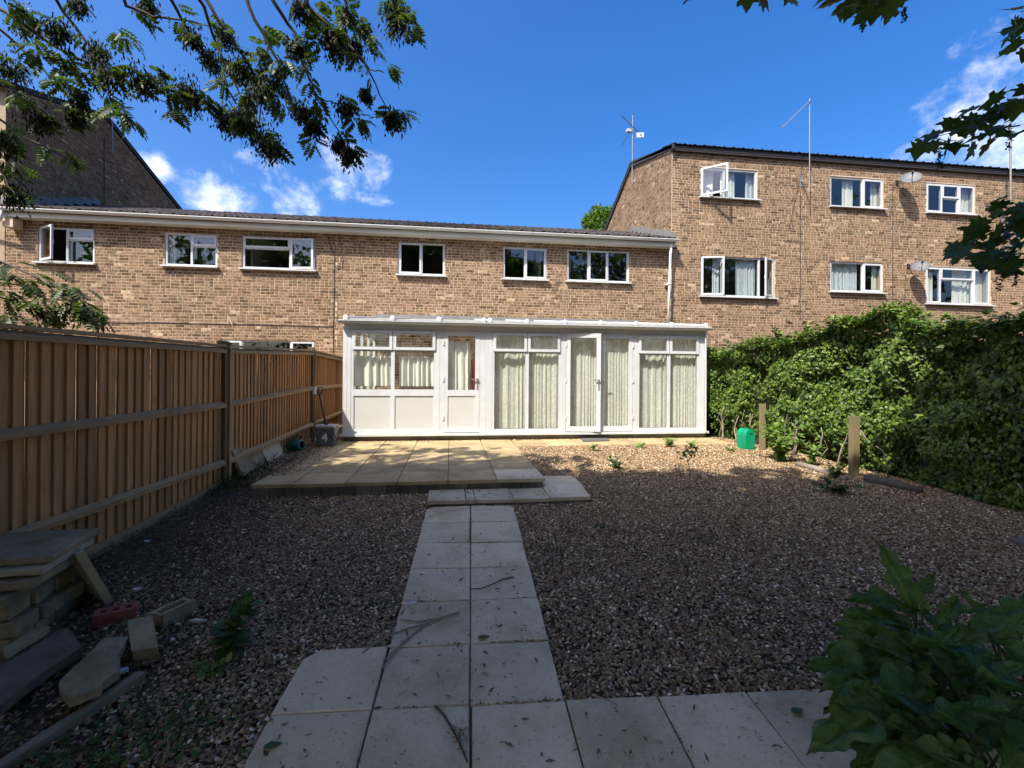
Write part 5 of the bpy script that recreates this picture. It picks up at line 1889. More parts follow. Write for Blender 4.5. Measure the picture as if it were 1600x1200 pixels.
core = MB()
for i in range(len(HPTS) - 1):
    a, b = HPTS[i], HPTS[i + 1]
    n_ = int((b - a).length / .5) + 1
    for k in range(n_):
        p, q = a.lerp(b, k / n_), a.lerp(b, (k + 1) / n_)
        ht = hedge_top((p.y + q.y) / 2) - .22
        z0 = gz(0, p.y) - .1
        core.prism([(p.x + .36, p.y, z0), (q.x + .36, q.y, z0), (q.x + .65, q.y, z0), (p.x + .65, p.y, z0)], (0, 0, ht - z0))
core.build('support_wall', 'ivy_core', hedge)
N_IVY = 115000
ss = RNG.uniform(0, 1, N_IVY) ** 1.0 * HL
hh = RNG.random(N_IVY)
P, T, Nn, S = [], [], [], []
for s, h in zip(ss, hh):
    p, nrm = hedge_at(s)
    nrm = Vector((-1, -.1)).normalized()
    zt = hedge_top(p.y) + .30 * mnoise.noise((p.y * 1.6, 5, 0)) + .12 * mnoise.noise((p.y * 5, 9, 0))
    zb = gz(0, p.y)
    top = h > .84
    hz_ = zb + (zt - zb) * min(1, (h / .84)) ** .92
    rel = (hz_ - zb)
    # bare, woody foot of the ivy in the sunlit stretch and beside the conservatory
    if rel < .38 and 6.3 < p.y < 7.7 and random.random() < .86:
        continue
    if rel < .55 and p.y > 8.3 and random.random() < .85:
        continue
    if .5 < rel < 1.6 and 8.15 < p.y < 8.5 and random.random() < .8:
        continue
    if p.y > 9.5 and random.random() < .5:
        continue
    bulge = .24 * mnoise.noise((p.y * 1.3, hz_ * 1.5, 2)) + .14 * mnoise.noise((p.y * 4.1, hz_ * 4.3, 7)) - .10 * (rel < .5) * (1 - rel / .5)
    if top:
        off = random.uniform(-.1, .5)
        P.append((p.x + off - bulge * .5, p.y, zt + random.uniform(-.10, .06) - .25 * max(0, off - .3)))
        nv = Vector((random.uniform(-.7, .4), random.uniform(-.6, .4), 1))
        T.append((random.uniform(-1, .4), random.uniform(-1, 1), random.uniform(-.3, .5)))
    else:
        dep = random.random() ** 1.7 * .26
        P.append((p.x + .06 - bulge + dep, p.y, hz_))
        nv = Vector((-1 + random.uniform(-.4, .5), random.uniform(-.75, .6), random.uniform(-.1, 1.0)))
        T.append((random.uniform(-.5, .3), random.uniform(-.9, .9), random.uniform(-1, -.1)))
    Nn.append(tuple(nv))
    S.append(random.choice((random.uniform(.028, .05), random.uniform(.045, .075))))
# straggling shoots above the top
for _ in range(26):
    s = random.uniform(0, HL)
    p, nrm = hedge_at(s)
    zt = hedge_top(p.y)
    for j in range(12):
        t_ = j / 12
        P.append((p.x + .1 + random.uniform(-.05, .05) - .1 * t_, p.y + random.uniform(-.05, .05), zt + .22 * t_ * random.uniform(.5, 1)))
        T.append((random.uniform(-1, 1), random.uniform(-1, 1), .3)); Nn.append((random.uniform(-1, 1), random.uniform(-1, 1), .7)); S.append(random.uniform(.05, .08))
V, F = leaf_field(np.array(P), np.array(T), np.array(Nn), np.array(S), IVY_V, IVY_F)
np_mesh('foliage', V, F, 'ivy', hedge)
random.seed(77)
for k in range(20):                     # woody stems at the foot
    yy = random.uniform(6.4, 7.7) if k < 12 else random.uniform(8.2, 9.2)
    xx = float(hedge_x(yy)) + random.uniform(-.06, .06)
    z0 = gz(0, yy)
    pts = [Vector((xx + random.uniform(-.08, .02), yy, z0 - .02))]
    for j in range(4):
        pts.append(pts[-1] + Vector((random.uniform(-.03, .06), random.uniform(-.10, .10), random.uniform(.10, .22))))
    r = random.uniform(.006, .016)
    MB().tube(pts, [r, r * .9, r * .8, r * .6, r * .4], 6).build('woody_stem', 'pale_twig', hedge, True)
# pale bleached trailing stems
for q in ([(1369, 697), (1380, 705), (1385, 725), (1388, 748)], [(1500, 772), (1497, 785), (1496, 800)], [(1590, 755), (1600, 768)], [(1345, 672), (1356, 690)]):
    pts = []
    for (u, v) in q:
        d_ = ray(u, v)
        t_ = 4.0
        for _ in range(30):
            p = EYE + d_ * t_
            t_ = (float(hedge_x(p.y)) - .10) / d_.x
        pts.append(EYE + d_ * t_)
    MB().tube(pts, .008, 6).build('trailing_stem', 'pale_twig', hedge, True)

for (u, v, vt, wd, lab) in ((1191, 704, 631, .082, 'pale wooden post beside the green box'), (1334, 745, 650, .10, 'pale wooden post at the shaded edge of the ivy')):
    p = on_ground(u, v)
    f = (p - EYE).dot(FW)
    top = at(u, vt, f).z
    mm = MB()
    z0 = p.z - .1
    if u < 1200:                        # notched near its top
        x0, x1 = p.x - wd / 2, p.x + wd / 2
        mm.prism([(x0, p.y - .04, z0), (x1 - .01, p.y - .04, z0), (x1, p.y - .04, top - .36), (x1 - .02, p.y - .04, top - .24), (x1 - .035, p.y - .04, top - .2), (x1, p.y - .04, top - .17), (x1, p.y - .04, top), (x0, p.y - .04, top)], (0, .08, 0))
    else:
        mm.box(p.x - wd / 2, p.x + wd / 2, p.y - .045, p.y + .045, z0, top)
    tag(mm.build('wooden_post', 'pale_post'), lab, 'post', 'old posts along the ivy')
# fallen log edging at the foot of the ivy
a, b = on_ground(1245, 728), on_ground(1322, 752)
tag(MB().tube([a + Vector((0, 0, .03)), a.lerp(b, .5) + Vector((.03, .02, .04)), b + Vector((0, 0, .03))], [.045, .05, .04], 9).build('log', 'pale_twig', smooth=True), 'short log lying along the foot of the ivy', 'log')
a, b = on_ground(1352, 752), on_ground(1440, 772)
tag(MB().tube([a + Vector((0, 0, .03)), a.lerp(b, .5) + Vector((.0, .02, .05)), b + Vector((0, 0, .03))], [.06, .065, .05], 9).build('log', 'bark', smooth=True), 'darker log in the shade past the second ivy post', 'log')

# ================================================================== PLANTS
OV_V, OV_F = lobed([(.12, .16), (.35, .27), (.62, .22), (.85, .09)])
TOOTH_V, TOOTH_F = lobed([(.06, .10), (.18, .26), (.26, .16), (.40, .34), (.48, .22), (.62, .32), (.70, .18), (.84, .18), (.90, .07)])


def weed(name, base, h, spread, n, ls, mat, label, cat='plant', group=None, toothed=True, stems=5):
    t = thing(name, base, label, cat, group)
    m = MB()
    P, T, Nn, S = [], [], [], []
    for k in range(stems):
        a = random.uniform(0, 6.28)
        e = Vector((math.cos(a) * spread * random.uniform(.2, 1), math.sin(a) * spread * random.uniform(.2, 1), h * random.uniform(.55, 1)))
        pts = [base, base + Vector((e.x * .3, e.y * .3, e.z * .5)), base + e]
        m.tube(pts, [.006, .005, .003], 5)
        for j in range(max(1, n // stems)):
            q = random.uniform(.2, 1.0)
            p = base + Vector((e.x * q * q, e.y * q * q, e.z * q))
            d_ = Vector((random.uniform(-1, 1), random.uniform(-1, 1), random.uniform(-.3, .5)))
            P.append(p); T.append(d_); Nn.append((random.uniform(-.4, .4), random.uniform(-.6, .3), 1)); S.append(ls * random.uniform(.6, 1.2))
    m.build('stem', 'twig' if mat == 'twig' else 'grass', t)
    V, F = leaf_field(np.array(P), np.array(T), np.array(Nn), np.array(S), TOOTH_V if toothed else OV_V, TOOTH_F if toothed else OV_F)
    np_mesh('foliage', V, F, mat, t)
    return t


random.seed(91)
weed('weed', on_ground(357, 1022), .32, .15, 60, .11, 'weed_dark', 'leafy green weed growing in the gravel beside the rubble')
weed('weed', on_ground(340, 1050), .08, .16, 50, .05, 'weed', 'low pale green clump at the foot of the leafy weed', toothed=False)
weed('shrub', on_ground(1220, 722), .66, .46, 620, .095, 'weed', 'sunlit low shrub between the green box and the bare ivy stems', 'shrub', stems=16)
weed('shrub', on_ground(1268, 730), .42, .3, 160, .08, 'weed', 'small sunlit shrub next to the log at the foot of the ivy', 'shrub', stems=9)
weed('weed', on_ground(1308, 772), .20, .30, 70, .10, 'weed_dark', 'flat dark weed in front of the second ivy post')
weed('shrub', on_ground(1306, 748), .30, .18, 60, .09, 'ivy', 'ivy clump spilling over the log beside the second post', 'shrub', toothed=False)
weed('weed', on_ground(962, 733), .20, .26, 46, .09, 'weed_dark', 'dark leafy weed in the gravel in front of the french doors', toothed=False)
weed('weed', on_ground(1142, 705), .09, .2, 40, .06, 'weed', 'small weed on the gravel left of the green box')
for (u, v, h, s, n, lab) in ((848, 684, .10, .20, 34, 'dry weed on the paving below the middle window'), (962, 684, .13, .12, 26, 'green weed on the paving just right of the doormat'), (926, 702, .12, .14, 28, 'weed at the paving edge in front of the doormat'), (1000, 699, .10, .16, 24, 'low weed at the middle of the paving edge'), (1045, 697, .15, .26, 70, 'spreading green weed at the paving edge below the end window'), (1080, 699, .12, .14, 30, 'weed at the paving edge behind the thin sapling')):
    weed('weed', on_z(u, v, .45), h, s, n, .075, 'weed', lab, group='weeds along the paving edge')
# thin sapling
b = on_ground(1079, 748)
t = thing('sapling', b, 'thin dark-stemmed sapling standing alone in the gravel', 'sapling')
m = MB()
m.tube([b, b + Vector((-.02, 0, .16)), b + Vector((-.06, 0, .30)), b + Vector((-.10, 0, .40))], [.008, .007, .006, .004], 6)
m.tube([b + Vector((-.04, 0, .24)), b + Vector((.03, 0, .34)), b + Vector((.09, 0, .40))], [.005, .004, .003], 5)
m.build('stem', 'twig', t)
P, T, Nn, S = [], [], [], []
for _ in range(34):
    q = random.choice(((-.10, .40), (-.07, .33), (.08, .40), (.02, .34), (-.12, .38)))
    P.append(tuple(b + Vector((q[0] + random.gauss(0, .04), random.gauss(0, .04), q[1] + random.gauss(0, .03))))); T.append(tuple(rand_dirs(1)[0])); Nn.append((0, -.4, 1)); S.append(random.uniform(.05, .09))
V, F = leaf_field(np.array(P), np.array(T), np.array(Nn), np.array(S), OV_V, OV_F)
np_mesh('foliage', V, F, 'weed_dark', t)
# tiny tufts in the gravel
random.seed(14)
k = 0
for (u, v) in ((512, 935), (605, 945), (370, 930), (868, 880), (1100, 845), (985, 940), (1000, 790), (925, 860), (940, 832), (1160, 930)):
    k += 1
    pass
tuft_P, tuft_T, tuft_N, tuft_S = [], [], [], []
for (u, v, n, r, s) in ((512, 937, 26, .05, .03), (606, 948, 24, .05, .03), (500, 800, 20, .06, .03), (942, 826, 40, .06, .04), (1100, 845, 30, .08, .03), (985, 940, 20, .05, .03), (1160, 930, 22, .06, .03), (215, 1165, 260, .20, .035), (290, 1120, 120, .12, .03), (120, 1180, 160, .16, .04), (1240, 850, 22, .07, .03), (1050, 880, 20, .05, .03), (870, 775, 18, .05, .035)):
    c = on_ground(u, v)
    for _ in range(n):
        tuft_P.append((c.x + random.gauss(0, r), c.y + random.gauss(0, r), c.z + .012)); tuft_T.append((random.uniform(-1, 1), random.uniform(-1, 1), random.uniform(.1, 1))); tuft_N.append((random.uniform(-.5, .5), random.uniform(-.5, .5), 1)); tuft_S.append(s * random.uniform(.6, 1.4))
for _ in range(2600):
    i_, j_ = random.choice((-2, -1, 0, 0, 0, 1, 2, 3)), random.uniform(0, 8.5)
    if random.random() < .5:
        i_, j_ = random.uniform(-1, 1), random.choice((0, 1, 2, 3, 4, 5, 6, 7))
    if (abs(i_) > 1 and j_ < 6) or mnoise.noise((i_ * 1.7, j_ * 1.7, 4)) < .02:
        continue
    q = path_xy(i_, j_)
    tuft_P.append((q.x + random.gauss(0, .004), q.y + random.gauss(0, .004), path_z(q.x, q.y) + .010)); tuft_T.append((random.uniform(-1, 1), random.uniform(-1, 1), random.uniform(.1, .6))); tuft_N.append((random.uniform(-.5, .5), random.uniform(-.5, .5), 1)); tuft_S.append(random.uniform(.006, .016))
V, F = leaf_field(np.array(tuft_P), np.array(tuft_T), np.array(tuft_N), np.array(tuft_S), OV_V, OV_F)
tag(np_mesh('moss', V, F, 'moss'), 'moss and tiny seedlings scattered over the gravel', 'moss', kind='stuff')
# grass at the fence foot and round the leaning slabs
P, T, Nn, S = [], [], [], []
for _ in range(520):
    if random.random() < .72:
        y_ = random.uniform(5.9, 7.4); x_ = float(fence_x(y_)) + abs(random.gauss(.08, .14))
    elif random.random() < .6:
        y_ = random.uniform(7.5, 8.8); x_ = float(fence_x(y_)) + abs(random.gauss(.05, .08))
    else:
        y_ = random.uniform(3.3, 6.2); x_ = float(fence_x(y_)) + abs(random.gauss(.05, .08))
    P.append((x_, y_, gz(0, y_))); T.append((random.gauss(.25, .4), random.gauss(0, .4), 1)); Nn.append((random.uniform(-1, 1), random.uniform(-1, 1), .1)); S.append(random.uniform(.06, .20) if y_ > 5.8 else random.uniform(.05, .12))
V, F = leaf_field(np.array(P), np.array(T), np.array(Nn), np.array(S), [(0, .022, 0), (0, -.022, 0), (.55, -.016, .08), (1, 0, .25), (.55, .016, .08)], [(0, 1, 2, 3, 4)])
tag(np_mesh('grass', V, F, 'grass'), 'thin grass growing along the foot of the fence', 'grass', kind='stuff')

# dry stalks standing in the gravel right of the path
b = on_ground(872, 888)
t = thing('dry_stalks', b, 'dry brown stalks standing in the gravel right of the path', 'plant')
for k in range(7):
    o = Vector((random.gauss(0, .05), random.gauss(0, .05), 0))
    MB().tube([b + o, b + o + Vector((random.gauss(0, .02), 0, .12)), b + o + Vector((random.gauss(0, .05), 0, random.uniform(.2, .3)))], [.004, .003, .002], 5).build('stalk', 'twig', t)

# big-leaved plant in the near right corner
PL0 = on_ground(1470, 1150)
plant = thing('broad_leaved_plant', PL0, 'big dark green plant with broad toothed leaves at the corner of the paving', 'plant')
BIG = []
for k in range(5):
    rng = random.Random(k + 5)
    V, F = [], []
    nl, nw = 30, 4
    for i in range(nl + 1):
        t_ = i / nl
        wd = .30 * (math.sin(math.pi * min(1, t_ * .93 + .05)) ** .75) * (.34 + .9 * abs(math.sin(t_ * 12 + k)) ** .55 * (1 - .25 * t_)) * (1.0 if t_ < .97 else .25) * (.45 + .55 * min(1, t_ * 2.2))
        for j in range(-nw, nw + 1):
            s_ = j / nw
            zz = .11 * abs(s_) - (.22 + .10 * k / 4) * t_ * t_ + .035 * math.sin(t_ * 13 + s_ * 3 + k) * abs(s_) + .03 * math.sin(s_ * 7 + t_ * 6)
            V.append((t_ - .06 * abs(s_) * (1 - t_), wd * s_, zz))
    w_ = 2 * nw + 1
    for i in range(nl):
        for j in range(w_ - 1):
            F.append((i * w_ + j, i * w_ + j + 1, (i + 1) * w_ + j + 1, (i + 1) * w_ + j))
    me = bpy.data.meshes.new('leaf')
    me.from_pydata(V, [], F)
    me.materials.append(MAT['big_leaf'])
    me.shade_smooth()
    BIG.append(me)
random.seed(8)
stem = MB()


def big_leaf(base, tip, nrm=None, w=1.0):
    base, tip = Vector(base), Vector(tip)
    d_ = tip - base
    L = d_.length
    n_ = Vector(nrm) if nrm else Vector((random.uniform(-.3, .3), -.45 + random.uniform(-.3, .3), 1))
    shared('leaf', random.choice(BIG), plant, base, orient(d_, n_), (L, L * w, L))


# leaves given as base and tip in picture position and depth
BL = [((1423, 948), (1386, 856), 2.05, .62, (-.3, -1, .2)), ((1432, 930), (1462, 896), 2.05, .8, (.2, -.6, 1)), ((1440, 955), (1432, 905), 2.1, .8, (.5, -1, .3)), ((1420, 960), (1345, 915), 2.05, .8, None), ((1410, 985), (1330, 945), 2.0, .85, None), ((1400, 1000), (1318, 965), 1.95, .85, None), ((1460, 985), (1500, 930), 2.05, .8, None), ((1470, 960), (1530, 945), 2.1, .8, None),
      ((1545, 990), (1610, 920), 2.0, .75, None), ((1535, 980), (1520, 925), 2.1, .8, None), ((1560, 1000), (1598, 960), 1.95, .9, None), ((1500, 1010), (1555, 960), 2.05, .9, None), ((1420, 1020), (1300, 1005), 1.9, .85, None), ((1410, 1040), (1282, 1020), 1.88, .8, None), ((1400, 1050), (1300, 1045), 1.85, .8, None), ((1440, 1030), (1500, 985), 1.9, .9, None), ((1460, 1040), (1380, 990), 1.92, .9, None), ((1480, 1060), (1560, 1015), 1.85, .9, None),
      ((1450, 1075), (1360, 1040), 1.8, .9, None), ((1500, 1085), (1470, 1020), 1.8, .9, None), ((1530, 1070), (1600, 1035), 1.8, .85, None), ((1380, 1085), (1288, 1095), 1.8, .75, None), ((1400, 1110), (1282, 1130), 1.74, .7, None), ((1420, 1120), (1330, 1085), 1.72, .85, None), ((1440, 1135), (1278, 1152), 1.68, .6, None), ((1440, 1150), (1335, 1188), 1.64, .75, None), ((1470, 1130), (1540, 1075), 1.7, .9, None), ((1500, 1130), (1600, 1085), 1.7, .8, None),
      ((1480, 1165), (1400, 1120), 1.62, .9, None), ((1500, 1180), (1370, 1215), 1.58, .8, None), ((1530, 1165), (1490, 1095), 1.62, .9, None), ((1540, 1175), (1620, 1120), 1.6, .85, None), ((1520, 1195), (1450, 1160), 1.56, .9, None), ((1540, 1210), (1500, 1250), 1.52, .9, None), ((1560, 1205), (1620, 1170), 1.55, .9, None), ((1580, 1220), (1640, 1240), 1.5, .9, None), ((1580, 1050), (1650, 1010), 1.85, .8, None), ((1590, 1130), (1680, 1080), 1.7, .8, None),
      ((1430, 1000), (1385, 940), 2.0, .8, None), ((1490, 1035), (1440, 975), 1.95, .9, None), ((1560, 1085), (1545, 1020), 1.8, .9, None), ((1450, 1100), (1400, 1060), 1.78, .95, None), ((1580, 1160), (1560, 1100), 1.65, .95, None), ((1460, 1200), (1420, 1240), 1.58, .85, None)]
for (b_, t_, dep, wd, nn) in BL:
    bp, tp = at(b_[0], b_[1], dep + .05), at(t_[0], t_[1], dep - random.uniform(-.08, .12))
    big_leaf(bp, tp, nn, wd * random.uniform(.75, .98))
    root = PL0 + Vector((random.gauss(0, .10), random.gauss(0, .12), 0)) + (Vector((.45, -.05, 0)) if b_[0] > 1520 else Vector())
    root.z = gz(root.x, root.y)
    stem.tube([root, root.lerp(bp, .6) + Vector((0, 0, .03)), bp], [.009, .007, .004], 6)
for _ in range(70):                     # inner foliage
    a = random.uniform(0, 6.28)
    r = random.uniform(.02, .26)
    bp = PL0 + Vector((.12 + math.cos(a) * r * 1.5, math.sin(a) * r, random.uniform(.10, .50)))
    d_ = Vector((math.cos(a), math.sin(a), random.uniform(-.25, .35))) * random.uniform(.16, .26)
    big_leaf(bp, bp + d_, None, random.uniform(.75, 1.05))
stem.build('stem', 'grass', plant, True)
#@@OBJ
# ================================================================== THINGS ON THE BUILDINGS
def satellite_dish(u, v, wall_u, wall_v, label, w=.42):
    foot = on_y(wall_u, wall_v, DY)
    f = (on_y(u, v, DY - .38) - EYE).dot(FW)
    c = at(u, v, f)
    t = thing('satellite_dish', foot, label, 'satellite dish', 'satellite dishes on the block')
    ax = Vector((-.5, -.62, .6)).normalized()           # the way the dish faces
    m = MB()
    R_ = w * .62
    prof = [(-.075 * (1 - (k / 8) ** 2), R_ * k / 8) for k in range(0, 9)]
    prof = [(h, max(r, .001)) for h, r in prof] + [(.004, R_ * 1.01), (-.004, R_ * 1.0)] + [(-.012 - .075 * (1 - (k / 8) ** 2), max(.001, R_ * k / 8)) for k in range(8, -1, -1)]
    m.lathe(c, ax, prof, 28)
    m.build('reflector', 'dish', t, True)
    low = c + Vector((.02, -.02, -R_ * .85))
    lnb = c + ax * .33 + Vector((.0, 0, -R_ * .45))
    MB().tube([low, c + ax * .18 + Vector((0, 0, -R_ * .8)), lnb], .010, 6).build('feed_arm', 'black', t)
    MB().lathe(lnb - ax * .04, -ax, [(-.05, .001), (-.05, .028), (.05, .024), (.055, .001)], 10).build('receiver', 'black', t)
    MB().tube([foot, foot + Vector((.02, -.16, .03)), c - ax * .08], .016, 8).box(foot.x - .05, foot.x + .05, foot.y - .015, foot.y, foot.z - .08, foot.z + .08).build('wall_bracket', 'black', t)


satellite_dish(1423.5, 277, 1401, 286, 'grey satellite dish just under the eave of the tall block')
satellite_dish(1438.5, 415.5, 1419, 416, 'grey satellite dish at the corner of the lower end window', .36)


def yagi(t, root, mast_top, boom_a, boom_b, mat='metal', elems=9, el=.16, thick=.014):
    MB().tube([root, mast_top], thick, 8).build('mast', mat, t)
    bm = MB().tube([boom_a, boom_b], .010, 6).build('boom', mat, t)
    d_ = (boom_b - boom_a)
    side = d_.cross(Vector((0, 0, 1))).normalized()
    for k in range(elems):
        p = boom_a + d_ * (k / (elems - 1))
        l_ = el * (1 - .35 * k / elems)
        MB().tube([p - side * l_, p + side * l_], .005, 5).build('element', mat, bm)


# aerial on the gable of the tall block
gx = XC1 - .05
base = on_x(988, 262, gx)
t = thing('tv_aerial', base, 'short television aerial with a white reflector on the gable peak', 'aerial', 'television aerials')
tp = Vector((base.x, base.y, on_x(986, 184, gx).z))
f = (base - EYE).dot(FW)
MB().tube([base - Vector((0, 0, .6)), tp], .014, 8).build('mast', 'metal', t)
a, b = at(972.5, 182, f), at(1003, 212, f - .25)
bm = MB().tube([a, b], .013, 6).build('boom', 'black', t)
sd = (b - a).cross(Vector((0, 0, 1))).normalized()
for k in range(9):
    p = a.lerp(b, k / 10)
    MB().tube([p - sd * .14, p + sd * .14], .006, 5).build('element', 'black', bm)
q = at(1001, 210, f - .25)
MB().obox(q + Vector((-.14, 0, -.11)), (.28, .06, .06), (0, .012, 0), (0, 0, .16)).build('reflector', 'white_print', t)
MB().obox(at(984, 204, f) + Vector((-.12, -.05, -.05)), (.22, 0, 0), (0, .1, 0), (0, 0, .1)).build('amplifier', 'grey_rim', t)
MB().tube([at(984, 206, f), at(971, 228, f - .1)], .013, 6).build('lower_arm', 'black', t)

for (u, v0, v1, lab, boom) in ((1265, 283, 154, 'tall thin aerial mast with one slanting arm beside the top-floor window', ((1266, 157), (1222, 199))), (1579, 315, 178, 'aerial mast on double brackets at the far right of the tall block', None)):
    foot = on_y(u - 13, v0, DY)
    f = (on_y(u, v0, DY - .32) - EYE).dot(FW)
    lo, hi = at(u, v0 + 4, f), at(u, v1, f)
    t = thing('tv_aerial', foot, lab, 'aerial', 'television aerials')
    if boom:
        a, b = at(*boom[0], f), at(*boom[1], f - 1.2)
        yagi(t, lo - Vector((0, 0, .25)), hi, b, a, 'metal', 12, .05, .014)
    else:
        MB().tube([lo, hi], .026, 8).build('mast', 'metal', t)
    for dz in ((0, -.55) if not boom else (-.05,)):
        m = MB()
        for sx_ in ((-.02, .0) if boom else (-.36, -.10)):
            m.tube([Vector((foot.x + sx_, DY, foot.z + dz + .05)), Vector((lo.x, lo.y, lo.z + dz + .1 + .55 * (dz < -.1) * 0))], .014, 6)
        m.box(foot.x - .06, foot.x + .03, DY - .012, DY - .001, foot.z + dz - .12, foot.z + dz + .22)
        m.build('wall_bracket', 'metal', t)
base = on_x(176, 238, XA + .12)
t = thing('tv_aerial', base, 'thin rusty aerial mast rising beside the shaded gable behind the ash leaves', 'aerial', 'television aerials')
f = (base - EYE).dot(FW)
yagi(t, base, at(175, 132, f), at(160, 122, f), at(195, 140, f), 'metal', 7, .3, .018)
MB().box(base.x - .4, base.x, base.y - .03, base.y + .02, base.z - .3, base.z - .27).box(base.x - .4, base.x, base.y - .03, base.y + .02, base.z + .0, base.z + .03).build('wall_bracket', 'metal', t)

# ================================================================== THINGS ON THE PATIO
b0 = on_z(511, 696, PZ)
b0.y = min(b0.y, 8.85)
f = (b0 - EYE).dot(FW)
t = thing('bucket', b0, 'square grey plastic bucket with a white number 4 at the end of the patio', 'bucket')


def frustum(m, c, w0, w1, h, d0=None, d1=None, r=.22, n=5):
    """rounded square tub"""
    d0 = d0 or w0; d1 = d1 or w1
    rings = []
    for (w_, dd, zz) in ((w0 * .96, d0 * .96, 0), (w0, d0, .02), (w1, d1, h), (w1 * .93, d1 * .93, h), (w0 * .9, d0 * .9, .03)):
        ring = []
        for (sx_, sy_) in ((1, 1), (-1, 1), (-1, -1), (1, -1)):
            for k in range(n):
                a = {(1, 1): 0, (-1, 1): 90, (-1, -1): 180, (1, -1): 270}[(sx_, sy_)] + 90 * k / (n - 1)
                rr_ = r * min(w_, dd) / 2
                ring.append((c.x + sx_ * (w_ / 2 - rr_) + rr_ * math.cos(math.radians(a)), c.y + sy_ * (dd / 2 - rr_) + rr_ * math.sin(math.radians(a)), c.z + zz))
        rings.append(ring)
    b = len(m.v); k = len(rings[0])
    for ring in rings:
        m.v += ring
    for i in range(len(rings) - 1):
        for j in range(k):
            m.f.append((b + i * k + j, b + i * k + (j + 1) % k, b + (i + 1) * k + (j + 1) % k, b + (i + 1) * k + j))
    m.f.append(tuple(range(b + k - 1, b - 1, -1)))
    e = b + (len(rings) - 1) * k
    m.f.append(tuple(range(e, e + k)))
    return m


BWD, BHT = .30, .37
frustum(MB(), b0, BWD, BWD * 1.16, BHT).build('tub', 'grey_plastic', t)
m = MB()
frustum(m, b0 + Vector((0, 0, BHT - .03)), BWD * 1.20, BWD * 1.22, .032)
m.build('rim', 'grey_rim', t)
hx_ = BWD * .62
MB().tube([b0 + Vector((hx_, -.02, BHT - .02)), b0 + Vector((hx_ * .7, -BWD * .68, BHT - .06)), b0 + Vector((hx_ + .03, -BWD * .55, .10))], .008, 6).tube([b0 + Vector((-hx_ * .3, -BWD * .62, BHT - .03)), b0 + Vector((hx_ * .4, -BWD * .64, BHT * .62)), b0 + Vector((hx_ * 1.0, -BWD * .60, BHT * .28))], .008, 6).build('handle', 'black', t)
cu = bpy.data.curves.new('digit', 'FONT')
cu.body = '4'
cu.size = .21
cu.align_x = 'CENTER'
cu.extrude = .002
cu.offset = .005
tmp = bpy.data.objects.new('digit_curve', cu)
col.objects.link(tmp)
bpy.context.view_layer.update()
me = bpy.data.meshes.new_from_object(tmp.evaluated_get(bpy.context.evaluated_depsgraph_get()))
bpy.data.objects.remove(tmp)
me.materials.append(MAT['white_print'])
tilt = math.radians(90) + math.atan2(BWD * .08, BHT)
dg = shared('number', me, t, b0 + Vector((0, -BWD * .5 - .011, .10)), (tilt, 0, 0))
dg['label'] = 'white printed number 4'
# spade standing in the bucket
t = thing('spade', b0, 'dark spade handle standing up out of the grey bucket', 'spade')
a = b0 + Vector((.02, .05, .06)); c_ = at(499.5, 618, f)
MB().tube([a, c_], .016, 8).tube([b0 + Vector((.10, .05, .06)), a.lerp(c_, .55)], .014, 8).build('shaft', 'black', t)
g0, g1 = at(497, 606, f), at(505, 605, f)
MB().tube([c_, at(503, 612, f), g1, g0, at(497, 613, f), c_], .013, 8).build('grip', 'black', t)

# watering can lying on its side
b1 = on_z(464, 705, PZ - .02)
t = thing('watering_can', b1, 'dark green plastic watering can lying on its side by the fence', 'watering can')
c = b1 + Vector((0, 0, .105))
ax = Vector((.85, -.5, .10)).normalized()
MB().lathe(c - ax * .12, ax, [(0, .001), (0, .095), (.02, .105), (.12, .105), (.20, .095), (.235, .07), (.235, .055), (.20, .08), (.05, .09)], 20).build('body', 'can_green', t, True)
MB().tube([c + ax * .06 + Vector((0, 0, .10)), c + ax * .10 + Vector((.02, -.02, .15)), c - ax * .04 + Vector((0, 0, .15)), c - ax * .10 + Vector((0, 0, .09))], .013, 8).build('handle', 'can_green', t, True)
MB().tube([c - ax * .05 + Vector((-.06, -.04, -.02)), c + Vector((-.16, -.12, .0)), c + Vector((-.22, -.16, .05))], [.022, .016, .014], 8).build('spout', 'can_green', t, True)

# two slabs leaning on the fence
def leaning(u0, v0, u1, v1, h, lean, th, mat, label):
    a, b = on_z(u0, v0, .41), on_z(u1, v1, .43)
    e = b - a
    n_ = Vector((e.y, -e.x, 0)).normalized()
    if n_.x > 0:
        n_ = -n_
    up = (Vector((0, 0, 1)) * math.cos(lean) + n_ * math.sin(lean)) * h
    tk = e.cross(up).normalized() * th
    tag(MB().obox(a, e, up, tk).build('paving_slab', mat), label, 'slab', 'slabs leaning on the fence')


leaning(380, 744, 418, 722, .66, .38, -.04, 'concrete', 'dull brown paving slab leaning on the fence beside the post')
leaning(420, 725, 446, 712, .48, .45, -.04, 'step_slab', 'pale slab leaning lower on the fence beside the watering can')

